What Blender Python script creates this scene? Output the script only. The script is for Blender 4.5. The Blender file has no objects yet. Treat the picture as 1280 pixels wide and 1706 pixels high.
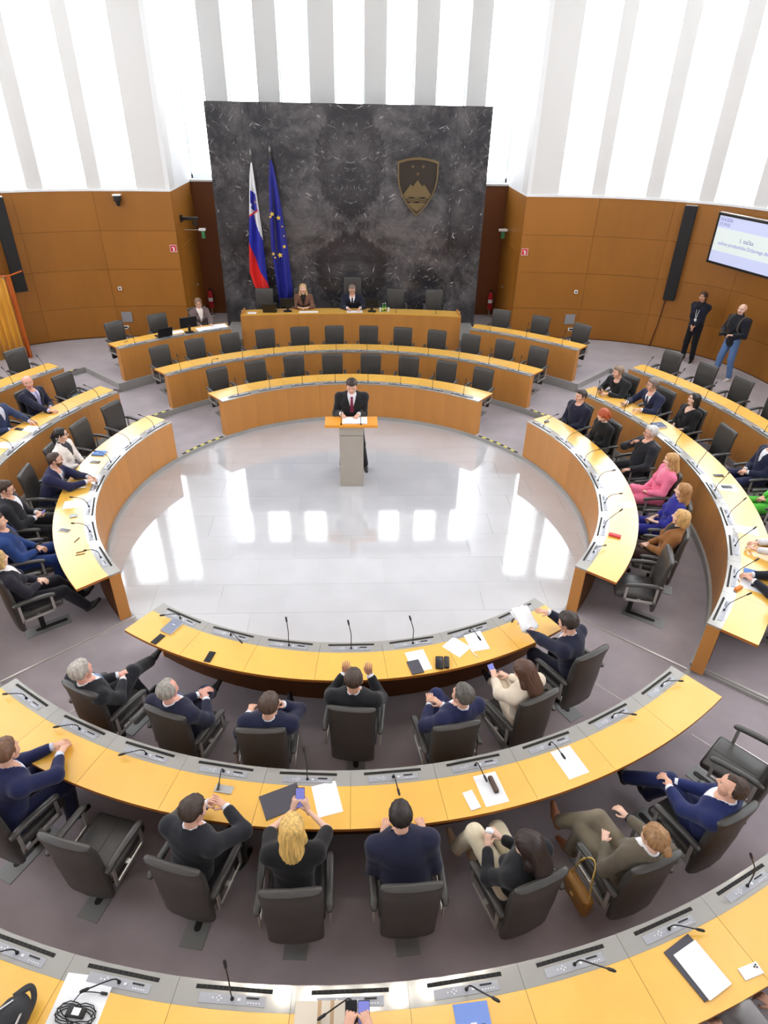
import bpy, bmesh, math, random
import numpy as np
from math import sin, cos, pi, radians, degrees, atan2, hypot
from mathutils import Vector, Matrix, Quaternion

SC = bpy.context.scene
COL = SC.collection
random.seed(7)

# ------------------------------------------------------------------ camera
cam_d = bpy.data.cameras.new('camera')
cam = bpy.data.objects.new('camera', cam_d)
COL.objects.link(cam)
cam_d.sensor_fit = 'VERTICAL'
cam_d.sensor_height = 36.0
cam_d.sensor_width = 36.0
cam_d.lens = 36.0 * 1079.563 / 1706.0
cam_d.clip_start = 0.05
fw = Vector((0.04417421, 0.84082022, -0.53950904))
rt = Vector((0.99899386, -0.04136153, 0.01733456))
up = Vector((0.00773968, 0.53973196, 0.84180135))
Mc = Matrix((rt, up, -fw)).transposed().to_4x4()
Mc.translation = Vector((0.0566465, -9.02010082, 5.83620207))
cam.matrix_world = Mc
SC.camera = cam

# ------------------------------------------------------------------ world and exposure
wld = bpy.data.worlds.new('world')
SC.world = wld
wld.use_nodes = True
wld.node_tree.nodes['Background'].inputs[0].default_value = (0.9, 0.95, 1.0, 1)
wld.node_tree.nodes['Background'].inputs[1].default_value = 1.0
SC.view_settings.view_transform = 'Standard'
SC.view_settings.look = 'None'
SC.view_settings.exposure = 0.08
SC.view_settings.gamma = 1.0
SC.view_settings.use_curve_mapping = False
SC.cycles.use_denoising = True
SC.cycles.max_bounces = 6
SC.cycles.adaptive_threshold = 0.02
SC.cycles.diffuse_bounces = 4
SC.cycles.glossy_bounces = 3
SC.cycles.sample_clamp_indirect = 6.0
WIN_E = 6.0      # window blinds, daylight behind them
LAMP_E = 44.0    # ceiling downlights

# ------------------------------------------------------------------ materials
MATS = {}
def s2l(c):
    return tuple(((x / 12.92) if x <= 0.04045 else ((x + 0.055) / 1.055) ** 2.4) for x in [v / 255.0 for v in c])

def mat(name, rgb, rough=0.5, metal=0.0, coat=0.0, emit=0.0, var=0.0, noise=None, bump=0.0, spec=0.5, sheen=0.0, emit_rgb=None):
    """rgb in sRGB 0-255.  var: brightness change per object.  noise=(scale, amount, stretch xyz)"""
    if name in MATS:
        return MATS[name]
    m = bpy.data.materials.new(name)
    m.use_nodes = True
    nt = m.node_tree
    b = nt.nodes['Principled BSDF']
    lin = s2l(rgb)
    b.inputs['Base Color'].default_value = (*lin, 1)
    b.inputs['Roughness'].default_value = rough
    b.inputs['Metallic'].default_value = metal
    b.inputs['Specular IOR Level'].default_value = spec
    if coat:
        b.inputs['Coat Weight'].default_value = coat
        b.inputs['Coat Roughness'].default_value = 0.12
    if sheen:
        b.inputs['Sheen Weight'].default_value = sheen
    if emit:
        b.inputs['Emission Color'].default_value = (*(s2l(emit_rgb) if emit_rgb else lin), 1)
        b.inputs['Emission Strength'].default_value = emit
    m.diffuse_color = (*lin, 1)
    col = None
    if noise or var:
        col = nt.nodes.new('ShaderNodeHueSaturation')
        col.inputs['Color'].default_value = (*lin, 1)
        nt.links.new(col.outputs[0], b.inputs['Base Color'])
        val = None
        if noise:
            sc_, amt, st = noise
            tc = nt.nodes.new('ShaderNodeTexCoord')
            mp = nt.nodes.new('ShaderNodeMapping')
            mp.inputs['Scale'].default_value = st
            nz = nt.nodes.new('ShaderNodeTexNoise')
            nz.inputs['Scale'].default_value = sc_
            nz.inputs['Detail'].default_value = 5
            nt.links.new(tc.outputs['Object'], mp.inputs[0])
            nt.links.new(mp.outputs[0], nz.inputs['Vector'])
            mr = nt.nodes.new('ShaderNodeMapRange')
            mr.inputs['From Min'].default_value = 0.3
            mr.inputs['From Max'].default_value = 0.7
            mr.inputs['To Min'].default_value = 1 - amt
            mr.inputs['To Max'].default_value = 1 + amt
            nt.links.new(nz.outputs['Fac'], mr.inputs['Value'])
            val = mr.outputs[0]
            if bump:
                bp = nt.nodes.new('ShaderNodeBump')
                bp.inputs['Strength'].default_value = bump
                bp.inputs['Distance'].default_value = 0.01
                nt.links.new(nz.outputs['Fac'], bp.inputs['Height'])
                nt.links.new(bp.outputs[0], b.inputs['Normal'])
        if var:
            oi = nt.nodes.new('ShaderNodeObjectInfo')
            mr2 = nt.nodes.new('ShaderNodeMapRange')
            mr2.inputs['To Min'].default_value = 1 - var
            mr2.inputs['To Max'].default_value = 1 + var
            nt.links.new(oi.outputs['Random'], mr2.inputs['Value'])
            if val is None:
                val = mr2.outputs[0]
            else:
                mu = nt.nodes.new('ShaderNodeMath')
                mu.operation = 'MULTIPLY'
                nt.links.new(val, mu.inputs[0])
                nt.links.new(mr2.outputs[0], mu.inputs[1])
                val = mu.outputs[0]
        nt.links.new(val, col.inputs['Value'])
    MATS[name] = m
    return m

WOODTOP = mat('desk_top_wood', (246, 190, 80), 0.30, coat=1.0, noise=(3.0, 0.05, (1, 1, 1)), var=0.03)
WOODTOP.node_tree.nodes['Principled BSDF'].inputs['Coat Roughness'].default_value = 0.2
WOODTOP.node_tree.nodes['Principled BSDF'].inputs['Coat IOR'].default_value = 1.6
WOODEDGE = mat('desk_edge_wood', (178, 106, 38), 0.45)
WOODINNER = mat('desk_inner_wood', (92, 52, 20), 0.6)
WOODFRONT = mat('desk_front_wood', (196, 134, 66), 0.38, noise=(2.5, 0.06, (2, 2, 0.3)), var=0.05)
WOODWALL = mat('wall_wood', (160, 103, 34), 0.42, noise=(1.3, 0.07, (1, 1, 0.5)), var=0.05)
WALLBACK = mat('wall_joint', (112, 66, 22), 0.7)
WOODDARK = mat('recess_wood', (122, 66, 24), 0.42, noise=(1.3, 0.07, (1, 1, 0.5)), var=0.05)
STRIP = mat('console_metal', (176, 174, 170), 0.09, metal=0.3, var=0.02)
PLATE = mat('console_plate', (166, 168, 176), 0.38, metal=0.3)
BLACK = mat('black_plastic', (22, 22, 24), 0.45)
SLOTM = mat('slot_black', (14, 12, 10), 0.7)
WHITEBTN = mat('white_button', (225, 228, 232), 0.4)
LEATHER = mat('chair_leather', (66, 64, 62), 0.34, noise=(14, 0.06, (1, 1, 1)), spec=0.5)
ALU = mat('brushed_aluminium', (196, 194, 190), 0.34, metal=0.7)
PLATEGREY = mat('floor_plate_grey', (132, 134, 134), 0.45, metal=0.2)
CARPET = mat('carpet', (158, 149, 155), 0.95, noise=(2.2, 0.13, (1, 1, 1)), bump=0.05, spec=0.1, sheen=0.7)
KERB = mat('step_kerb', (164, 163, 160), 0.5, noise=(3, 0.06, (1, 1, 1)))
NOSING = mat('step_nosing_metal', (205, 200, 196), 0.35, metal=0.4)
TILE = mat('pit_stone', (196, 197, 202), 0.06, noise=(1.6, 0.05, (1, 1, 1)), var=0.03, spec=1.0, coat=1.0)
TILE.node_tree.nodes['Principled BSDF'].inputs['Coat Roughness'].default_value = 0.04
TILE.node_tree.nodes['Principled BSDF'].inputs['Coat IOR'].default_value = 1.7
GROUT = mat('pit_joint', (186, 183, 182), 0.6)
WHITEWALL = mat('white_plaster', (238, 239, 240), 0.75)
FINM = mat('white_pilaster', (224, 223, 221), 0.7)
BLIND = mat('window_blind', (250, 252, 255), 0.8, emit=WIN_E, emit_rgb=(246, 250, 255))
FRAMEM = mat('window_frame_white', (226, 232, 236), 0.5)
CEILM = mat('ceiling_white', (232, 232, 230), 0.85)
LAMP = mat('lamp_glow', (255, 250, 240), 0.5, emit=LAMP_E, emit_rgb=(255, 246, 232))
PODM = mat('lectern_grey', (176, 170, 160), 0.5, noise=(5, 0.03, (1, 1, 1)))
PODWOOD = mat('lectern_wood', (238, 160, 48), 0.4, noise=(4, 0.05, (1, 5, 1)))
TAPEK = mat('tape_black', (36, 36, 34), 0.6)
TAPEY = mat('tape_yellow', (214, 206, 84), 0.6)
BRONZE = mat('bronze_gold', (122, 104, 72), 0.42, metal=0.4)
BRONZEDARK = mat('bronze_dark', (58, 50, 44), 0.5, metal=0.3)
PAPER = mat('paper', (245, 246, 250), 0.7)
SCREENOFF = mat('screen_dark', (20, 22, 28), 0.15)
RED = mat('signal_red', (205, 38, 46), 0.45)
WHITE = mat('plain_white', (240, 240, 240), 0.55)

def marble_mat():
    m = bpy.data.materials.new('dark_marble'); m.use_nodes = True
    nt = m.node_tree; b = nt.nodes['Principled BSDF']; N = nt.nodes.new; L = nt.links.new
    geo = N('ShaderNodeNewGeometry'); sep = N('ShaderNodeSeparateXYZ'); L(geo.outputs['Position'], sep.inputs[0])
    ab = N('ShaderNodeMath'); ab.operation = 'ABSOLUTE'; L(sep.outputs['X'], ab.inputs[0])   # slabs are book-matched about the centre line
    com = N('ShaderNodeCombineXYZ'); L(ab.outputs[0], com.inputs['X']); L(sep.outputs['Z'], com.inputs['Z'])
    def noise(scale, detail, rough, dist=0.0, off=0.0):
        mp = N('ShaderNodeMapping'); mp.inputs['Location'].default_value = (off, off * 0.7, off * 1.3)
        L(com.outputs[0], mp.inputs[0])
        n = N('ShaderNodeTexNoise'); n.inputs['Scale'].default_value = scale; n.inputs['Detail'].default_value = detail
        n.inputs['Roughness'].default_value = rough; n.inputs['Distortion'].default_value = dist
        L(mp.outputs[0], n.inputs['Vector']); return n.outputs['Fac']
    big = noise(1.1, 8, 0.70, 0.35, 3.1)
    r1 = N('ShaderNodeValToRGB'); L(big, r1.inputs[0])
    e = r1.color_ramp.elements
    e[0].position = 0.40; e[0].color = (*s2l((46, 45, 49)), 1)
    e[1].position = 0.62; e[1].color = (*s2l((104, 100, 101)), 1)
    x = e.new(0.5); x.color = (*s2l((74, 72, 75)), 1)
    # pale crossing veins
    v = noise(2.6, 9, 0.68, 1.6, 7.7)
    r2 = N('ShaderNodeValToRGB'); L(v, r2.inputs[0]); e = r2.color_ramp.elements
    e[0].position = 0.485; e[0].color = (0, 0, 0, 1); e[1].position = 0.515; e[1].color = (0, 0, 0, 1)
    x = e.new(0.5); x.color = (0.3, 0.3, 0.3, 1)
    msk = noise(1.3, 3, 0.5, 0, 11.2)
    r3 = N('ShaderNodeValToRGB'); L(msk, r3.inputs[0]); r3.color_ramp.elements[0].position = 0.47; r3.color_ramp.elements[1].position = 0.68
    # white flecks
    def strokes(rot, sx, sz, off, lo, hi):
        mp = N('ShaderNodeMapping'); mp.inputs['Rotation'].default_value = (0, radians(rot), 0); mp.inputs['Location'].default_value = (off, 0, off)
        L(com.outputs[0], mp.inputs[0])
        m2 = N('ShaderNodeMapping'); m2.inputs['Scale'].default_value = (sx, 1, sz); L(mp.outputs[0], m2.inputs[0])
        n = N('ShaderNodeTexNoise'); n.inputs['Scale'].default_value = 1.0; n.inputs['Detail'].default_value = 3; n.inputs['Distortion'].default_value = 0.5
        L(m2.outputs[0], n.inputs['Vector'])
        r = N('ShaderNodeValToRGB'); L(n.outputs['Fac'], r.inputs[0]); r.color_ramp.elements[0].position = lo; r.color_ramp.elements[1].position = hi
        return r.outputs[0]
    sts = [strokes(24, 3.0, 26, 1.7, .66, .74), strokes(-52, 3.5, 28, 4.2, .67, .75), strokes(80, 4, 24, 8.8, .68, .75), strokes(-10, 11, 13, 6.1, .70, .77)]
    r4 = None
    for st in sts:
        if r4 is None: r4 = st; continue
        a4 = N('ShaderNodeMath'); a4.operation = 'MAXIMUM'; L(r4, a4.inputs[0]); L(st, a4.inputs[1]); r4 = a4.outputs[0]
    mu = N('ShaderNodeMath'); mu.operation = 'MULTIPLY'; L(r2.outputs[0], mu.inputs[0]); L(r3.outputs[0], mu.inputs[1])
    mu4 = N('ShaderNodeMath'); mu4.operation = 'MULTIPLY'; L(r4, mu4.inputs[0]); mu4.inputs[1].default_value = 0.9
    ad = N('ShaderNodeMath'); ad.operation = 'ADD'; ad.use_clamp = True; L(mu.outputs[0], ad.inputs[0]); L(mu4.outputs[0], ad.inputs[1])
    # the large dark oval figures of the stone
    def oval(cx, cz, rx, rz, edge):
        def lin(sock, c, r):
            a = N('ShaderNodeMath'); a.operation = 'SUBTRACT'; L(sock, a.inputs[0]); a.inputs[1].default_value = c
            d = N('ShaderNodeMath'); d.operation = 'DIVIDE'; L(a.outputs[0], d.inputs[0]); d.inputs[1].default_value = r
            p = N('ShaderNodeMath'); p.operation = 'POWER'; L(d.outputs[0], p.inputs[0]); p.inputs[1].default_value = 2.0
            a2 = N('ShaderNodeMath'); a2.operation = 'ABSOLUTE'; L(p.outputs[0], a2.inputs[0]); return a2.outputs[0]
        sx = N('ShaderNodeMath'); sx.operation = 'ADD'; L(lin(ab.outputs[0], cx, rx), sx.inputs[0]); L(lin(sep.outputs['Z'], cz, rz), sx.inputs[1])
        wob = N('ShaderNodeMath'); wob.operation = 'MULTIPLY_ADD'; L(big, wob.inputs[0]); wob.inputs[1].default_value = 1.4; L(sx.outputs[0], wob.inputs[2])
        mr = N('ShaderNodeMapRange'); mr.interpolation_type = 'SMOOTHSTEP'; L(wob.outputs[0], mr.inputs['Value'])
        mr.inputs['From Min'].default_value = 1.7 - edge; mr.inputs['From Max'].default_value = 1.7
        mr.inputs['To Min'].default_value = 1.0; mr.inputs['To Max'].default_value = 0.0
        inn = N('ShaderNodeMapRange'); inn.interpolation_type = 'SMOOTHSTEP'; L(wob.outputs[0], inn.inputs['Value'])
        inn.inputs['From Min'].default_value = 0.85; inn.inputs['From Max'].default_value = 1.35
        inn.inputs['To Min'].default_value = 0.35; inn.inputs['To Max'].default_value = 1.0
        rg = N('ShaderNodeMath'); rg.operation = 'MULTIPLY'; L(mr.outputs[0], rg.inputs[0]); L(inn.outputs[0], rg.inputs[1])
        return rg.outputs[0]
    o1 = oval(0.0, 4.45, 0.92, 1.35, 0.25); o2 = oval(0.0, 1.95, 0.98, 1.0, 0.25); o3 = oval(2.9, 3.3, 0.55, 1.0, 0.6)
    mx = N('ShaderNodeMath'); mx.operation = 'MAXIMUM'; L(o1, mx.inputs[0]); L(o2, mx.inputs[1])
    mx2 = N('ShaderNodeMath'); mx2.operation = 'MAXIMUM'; L(mx.outputs[0], mx2.inputs[0]); L(o3, mx2.inputs[1])
    mm = N('ShaderNodeMath'); mm.operation = 'MULTIPLY'; L(mx2.outputs[0], mm.inputs[0]); mm.inputs[1].default_value = 0.8
    m1 = N('ShaderNodeMix'); m1.data_type = 'RGBA'; L(mm.outputs[0], m1.inputs['Factor']); L(r1.outputs[0], m1.inputs['A']); m1.inputs['B'].default_value = (*s2l((40, 38, 42)), 1)
    m2 = N('ShaderNodeMix'); m2.data_type = 'RGBA'; L(ad.outputs[0], m2.inputs['Factor']); L(m1.outputs['Result'], m2.inputs['A']); m2.inputs['B'].default_value = (*s2l((190, 186, 188)), 1)
    L(m2.outputs['Result'], b.inputs['Base Color'])
    b.inputs['Roughness'].default_value = 0.16
    MATS['dark_marble'] = m
    return m
MARBLE = marble_mat()

# ------------------------------------------------------------------ mesh helpers
class MB:
    """collects shapes, builds one mesh object"""
    def __init__(s): s.v = []; s.f = []; s.m = []
    def add(s, V, F, mi=0):
        o = len(s.v); s.v += [tuple(x) for x in V]; s.f += [tuple(i + o for i in f) for f in F]; s.m += [mi] * len(F); return s
    def box(s, x0, x1, y0, y1, z0, z1, mi=0, M=None):
        V = [(x0, y0, z0), (x1, y0, z0), (x1, y1, z0), (x0, y1, z0), (x0, y0, z1), (x1, y0, z1), (x1, y1, z1), (x0, y1, z1)]
        if M is not None: V = [tuple(M @ Vector(v)) for v in V]
        return s.add(V, [(0, 3, 2, 1), (4, 5, 6, 7), (0, 1, 5, 4), (1, 2, 6, 5), (2, 3, 7, 6), (3, 0, 4, 7)], mi)
    def rbox(s, x0, x1, y0, y1, z0, z1, r=0.02, mi=0, M=None, seg=2):
        """box with rounded edges (superellipse shell of 3 x 3 x 3 rounded corners)"""
        bm = bmesh.new()
        bmesh.ops.create_cube(bm, size=1.0)
        for v in bm.verts:
            v.co = Vector(((x0 + x1) / 2 + v.co.x * (x1 - x0), (y0 + y1) / 2 + v.co.y * (y1 - y0), (z0 + z1) / 2 + v.co.z * (z1 - z0)))
        bmesh.ops.bevel(bm, geom=list(bm.edges), offset=r, segments=seg, affect='EDGES', profile=0.5)
        bm.verts.index_update()
        V = [v.co.copy() for v in bm.verts]; F = [[v.index for v in f.verts] for f in bm.faces]
        bm.free()
        if M is not None: V = [M @ v for v in V]
        return s.add(V, F, mi)
    def cyl(s, p0, p1, r0, r1=None, n=12, mi=0, cap=True):
        return s.tube([p0, p1], [r0, r0 if r1 is None else r1], n, mi, cap)
    def tube(s, pts, rad, n=8, mi=0, cap=True, flat=None):
        pts = [Vector(p) for p in pts]
        if not hasattr(rad, '__len__'): rad = [rad] * len(pts)
        t0 = (pts[1] - pts[0]).normalized()
        ref = Vector((0, 0, 1)) if abs(t0.z) < 0.9 else Vector((1, 0, 0))
        u = t0.cross(ref).normalized()
        V = []; prev = t0
        for i, p in enumerate(pts):
            t = (pts[min(i + 1, len(pts) - 1)] - pts[max(i - 1, 0)])
            t = t.normalized() if t.length > 1e-9 else prev
            u = (u - t * u.dot(t)); u = u.normalized() if u.length > 1e-6 else t.orthogonal().normalized()
            w = t.cross(u); prev = t
            for k in range(n):
                a = 2 * pi * k / n
                V.append(p + (u * cos(a) * (flat or 1.0) + w * sin(a)) * rad[i])
        F = []
        for i in range(len(pts) - 1):
            for k in range(n):
                a = i * n + k; b = i * n + (k + 1) % n
                F.append((a, b, b + n, a + n))
        if cap:
            F.append(tuple(reversed(range(n)))); o = (len(pts) - 1) * n; F.append(tuple(range(o, o + n)))
        return s.add(V, F, mi)
    def arc(s, prof, a0, a1, n, mi=0, cx=0.0, cy=0.0, cap=True):
        """closed (r, z) profile swept from angle a0 to a1 (degrees)"""
        k = len(prof); V = []
        for i in range(n + 1):
            a = radians(a0 + (a1 - a0) * i / n); c, d = cos(a), sin(a)
            V += [(cx + r * c, cy + r * d, z) for r, z in prof]
        F = []
        for i in range(n):
            for j in range(k):
                a = i * k + j; b = i * k + (j + 1) % k
                F.append((a, b, b + k, a + k))
        if cap:
            F.append(tuple(reversed(range(k)))); o = n * k; F.append(tuple(range(o, o + k)))
        return s.add(V, F, mi)
    def sweep(s, path, prof, mi=0, cap=True):
        """path: plan points; prof: (offset to the left of travel, z)"""
        k = len(prof); V = []; n = len(path)
        for i, p in enumerate(path):
            a = Vector(path[max(i - 1, 0)]); b = Vector(path[min(i + 1, n - 1)])
            t = (b - a).normalized(); nn = Vector((-t.y, t.x))
            V += [(p[0] + nn.x * o, p[1] + nn.y * o, z) for o, z in prof]
        F = []
        for i in range(n - 1):
            for j in range(k):
                a = i * k + j; b = i * k + (j + 1) % k
                F.append((a, a + k, b + k, b))
        if cap:
            F.append(tuple(range(k))); o = (n - 1) * k; F.append(tuple(reversed(range(o, o + k))))
        return s.add(V, F, mi)
    def prism(s, poly, z0, z1, mi=0, M=None):
        n = len(poly)
        V = [(x, y, z0) for x, y in poly] + [(x, y, z1) for x, y in poly]
        if M is not None: V = [tuple(M @ Vector(v)) for v in V]
        F = [tuple(reversed(range(n))), tuple(range(n, 2 * n))] + [(i, (i + 1) % n, n + (i + 1) % n, n + i) for i in range(n)]
        return s.add(V, F, mi)
    def ball(s, c, r, n=10, mi=0, M=None):
        rx, ry, rz = (r, r, r) if not hasattr(r, '__len__') else r
        V = []; m = n // 2
        for i in range(m + 1):
            th = pi * i / m
            for k in range(n):
                a = 2 * pi * k / n
                V.append(Vector((c[0] + rx * sin(th) * cos(a), c[1] + ry * sin(th) * sin(a), c[2] + rz * cos(th))))
        if M is not None: V = [M @ v for v in V]
        F = []
        for i in range(m):
            for k in range(n):
                a = i * n + k; b = i * n + (k + 1) % n
                F.append((a, a + n, b + n, b))
        return s.add(V, F, mi)
    def mesh(s, name, mats, smooth=False, sharp=None):
        me = bpy.data.meshes.new(name)
        me.from_pydata([tuple(v) for v in s.v], [], s.f)
        if not hasattr(mats, '__len__'): mats = [mats]
        for m in mats: me.materials.append(m)
        if len(mats) > 1: me.polygons.foreach_set('material_index', s.m)
        if smooth:
            me.polygons.foreach_set('use_smooth', [True] * len(me.polygons))
            if sharp:
                me.set_sharp_from_angle(angle=radians(sharp))
        me.update()
        return me
    def build(s, name, mats, parent=None, smooth=False, sharp=None, loc=None, rotz=None):
        return link(name, s.mesh(name, mats, smooth, sharp), parent, loc, rotz)

def link(name, data, parent=None, loc=None, rotz=None, M=None):
    o = bpy.data.objects.new(name, data)
    COL.objects.link(o)
    if parent is not None: o.parent = parent
    if loc is not None: o.location = loc
    if rotz is not None: o.rotation_euler = (0, 0, rotz)
    if M is not None: o.matrix_local = M
    return o

def tag(o, label=None, cat=None, group=None, kind=None):
    if label: o['label'] = label
    if cat: o['category'] = cat
    if group: o['group'] = group
    if kind: o['kind'] = kind
    return o

def thing(name, label, cat, loc=(0, 0, 0), rotz=0.0, group=None, M=None):
    o = link(name, None, None, loc, rotz)
    if M is not None: o.matrix_world = M
    return tag(o, label, cat, group)

def copy_tree(o, parent=None, only=None):
    c = o.copy(); COL.objects.link(c); c.parent = parent
    for ch in list(o.children): copy_tree(ch, c)
    return c

def P(a, R, z=0.0):
    return Vector((R * cos(radians(a)), R * sin(radians(a)), z))

def cm_spline(pts, n=8):
    """Catmull-Rom through points"""
    pts = [Vector(p) for p in pts]; out = []
    q = [pts[0] * 2 - pts[1]] + pts + [pts[-1] * 2 - pts[-2]]
    for i in range(1, len(q) - 2):
        for k in range(n):
            t = k / n
            a, b, c, d = q[i - 1], q[i], q[i + 1], q[i + 2]
            out.append(0.5 * ((2 * b) + (c - a) * t + (2 * a - 5 * b + 4 * c - d) * t * t + (3 * b - a - 3 * c + d) * t ** 3))
    out.append(pts[-1])
    return out

# ------------------------------------------------------------------ hall dimensions
R1, W1 = 3.803, 0.546
R2, W2 = 5.461, 0.538
R3, W3 = 7.128, 0.50
RK = 3.787
STRIP_W = 0.15
ZF = {('far', 1): 0.06, ('side', 1): 0.06, ('near', 1): 0.05,
      ('far', 2): 0.175, ('side', 2): 0.175, ('near', 2): 0.125,
      ('far', 3): 0.37, ('side', 3): 0.31, ('near', 3): 0.22}
ZT = {('far', 1): 0.80, ('side', 1): 0.80, ('near', 1): 0.788,
      ('far', 2): 0.913, ('side', 2): 0.913, ('near', 2): 0.864,
      ('far', 3): 1.112, ('side', 3): 1.05, ('near', 3): 0.961}
ZWOOD = 3.85     # top of the wooden wainscot
ZCEIL = 8.3

# ------------------------------------------------------------------ walls
def arclen(path):
    s = [0.0]
    for a, b in zip(path[:-1], path[1:]): s.append(s[-1] + (b - a).length)
    return s
def at_len(path, S, s):
    for i in range(len(S) - 1):
        if S[i + 1] >= s:
            t = (s - S[i]) / max(1e-9, S[i + 1] - S[i]); return path[i].lerp(path[i + 1], t)
    return path[-1] + (path[-1] - path[-2]).normalized() * (s - S[-1])
def sub_path(path, S, s0, s1, n):
    return [at_len(path, S, s0 + (s1 - s0) * i / n) for i in range(n + 1)]

side_pts = [(4.28, 8.25), (5.4, 8.24), (6.5, 8.1), (7.4, 7.84), (8.2, 7.42), (8.85, 6.85), (9.3, 6.15), (9.6, 5.2), (9.75, 3.8), (9.8, 1.8), (9.8, -2.0), (9.8, -6.0), (9.3, -9.0), (8.0, -10.6)]
rows = [(0.40, 1.17), (1.17, 2.08), (2.08, 2.98), (2.98, ZWOOD)]
widx = 0
tidx = 0
for side, sg in (('right', 1), ('left', -1)):
    path = cm_spline([(x * sg, y) for x, y in side_pts], 6)
    path = [Vector((v.x, v.y)) for v in path]
    S = arclen(path)
    inn = -1 if sg > 0 else 1        # travel goes away from the recess; inside lies to the right on the right-hand wall
    # wooden wall: backing and panels
    wall = MB().sweep(path, [(0, -0.05), (-inn * 0.12, -0.05), (-inn * 0.12, ZWOOD), (0, ZWOOD)]).build('wall_' + side, WALLBACK)
    tag(wall, 'curved wooden wall on the %s of the hall' % side, 'wall', kind='structure')
    s = 0.0; c = 0
    widths = [1.8, 1.75, 1.8, 1.75, 1.7, 1.7, 1.7, 1.7, 1.7, 1.7]
    for w in widths:
        for (z0, z1) in rows:
            g = 0.0035
            sp = sub_path(path, S, s + g, s + w - g, 6)
            MB().sweep(sp, [(0, z0 + g), (inn * 0.02, z0 + g), (inn * 0.02, z1 - g), (0, z1 - g)]).build('panel', WOODWALL, wall)
        s += w
    sp = sub_path(path, S, s, S[-1], 20)
    MB().sweep(sp, [(0, -0.05), (inn * 0.02, -0.05), (inn * 0.02, ZWOOD), (0, ZWOOD)]).build('panel', WOODWALL, wall)
    # plaster above the windows
    up_ = MB().sweep(path, [(0, 7.85), (-inn * 0.5, 7.85), (-inn * 0.5, ZCEIL), (0, ZCEIL)]).build('wall_upper_' + side, WHITEWALL)
    tag(up_, 'white plaster band above the tall windows on the %s' % side, 'wall', kind='structure')
    # sill
    tidx += 1
    tag(MB().sweep(path, [(inn * 0.035, ZWOOD), (-inn * 0.5, ZWOOD), (-inn * 0.5, ZWOOD + 0.05), (inn * 0.035, ZWOOD + 0.05)]).build('trim_%d' % tidx, WHITEWALL),
        'white sill along the top of the %s wooden wall' % side, 'sill', kind='structure')
    # pilasters and windows
    fins = [(0.20, 0.78)] + [(0.78 + 0.87 + 1.20 * i, 0.78 + 0.87 + 1.20 * i + 0.34) for i in range(16)]
    fins[1] = (1.58, 1.90); 
    for i, (a, b) in enumerate(fins):
        if b > S[-1]: break
        tidx += 1
        sp = sub_path(path, S, a if i else -0.0, b, 3)
        tag(MB().sweep(sp, [(0, ZWOOD + 0.05), (-inn * 0.5, ZWOOD + 0.05), (-inn * 0.5, 7.85), (0, 7.85)]).build('trim_%d' % tidx, FINM),
            'white pilaster between the tall windows of the %s wall' % side, 'pilaster', 'pilasters of the %s wall' % side, 'structure')
        if i + 1 < len(fins) and fins[i + 1][0] < S[-1]:
            widx += 1
            sp = sub_path(path, S, b, fins[i + 1][0], 4)
            w = tag(link('window_%d' % widx, None), 'tall bright window with white blind in the %s wall' % side, 'window', 'tall windows of the %s wall' % side, 'structure')
            MB().sweep(sp, [(-inn * 0.34, ZWOOD + 0.05), (-inn * 0.36, ZWOOD + 0.05), (-inn * 0.36, 7.85), (-inn * 0.34, 7.85)]).build('window_blind', BLIND, w)
            fr = MB()
            for e0, e1 in ((b, b + 0.05), (fins[i + 1][0] - 0.05, fins[i + 1][0])):
                fr.sweep(sub_path(path, S, e0, e1, 1), [(-inn * 0.28, ZWOOD + 0.05), (-inn * 0.335, ZWOOD + 0.05), (-inn * 0.335, 7.85), (-inn * 0.28, 7.85)])
            fr.sweep(sp, [(-inn * 0.28, ZWOOD + 0.05), (-inn * 0.335, ZWOOD + 0.05), (-inn * 0.335, ZWOOD + 0.13), (-inn * 0.28, ZWOOD + 0.13)])
            fr.build('window_frame', FRAMEM, w)

# recess behind the marble wall
RX, RY0, RY1 = 4.28, 8.25, 10.45
for sg, side in ((1, 'recess_right'), (-1, 'recess_left')):
    w = MB().box(*(sorted((sg * RX, sg * (RX + 0.1)))), RY0, RY1 + 0.1, 0.2, ZWOOD).build('wall_' + side, WOODWALL)
    tag(w, 'wooden side wall of the recess at the %s of the marble' % ('right' if sg > 0 else 'left'), 'wall', kind='structure')
    w2 = MB().box(*(sorted((sg * RX, sg * (RX + 0.1)))), RY0, RY1 + 0.4, ZWOOD, ZCEIL).build('wall_upper_' + side, WHITEWALL)
    tag(w2, 'white plaster side of the recess at the %s of the marble' % ('right' if sg > 0 else 'left'), 'wall', kind='structure')
    # flush door with handle in the side of the recess
    d = MB().box(*(sorted((sg * RX, sg * (RX - 0.015)))), 8.75, 9.75, 0.37, 2.55).build('door_%d' % (1 if sg > 0 else 2), WOODWALL)
    tag(d, 'flush wooden door in the %s side of the recess' % ('right' if sg > 0 else 'left'), 'door', kind='structure')
    hy = 9.62
    MB().box(*(sorted((sg * (RX - 0.015), sg * (RX - 0.06)))), hy - 0.01, hy + 0.01, 1.38, 1.40).tube([(sg * (RX - 0.06), hy, 1.39), (sg * (RX - 0.06), hy - 0.13, 1.39)], 0.011, 8).build('door_handle', ALU, d)
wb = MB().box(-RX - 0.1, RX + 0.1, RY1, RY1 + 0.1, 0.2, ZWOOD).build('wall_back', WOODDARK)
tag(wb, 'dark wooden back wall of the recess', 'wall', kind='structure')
tidx += 1
tag(MB().box(-RX, RX, RY1 - 0.04, RY1 + 0.4, ZWOOD, ZWOOD + 0.05).build('trim_%d' % tidx, WHITEWALL), 'white sill behind the marble wall', 'sill', kind='structure')
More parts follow.
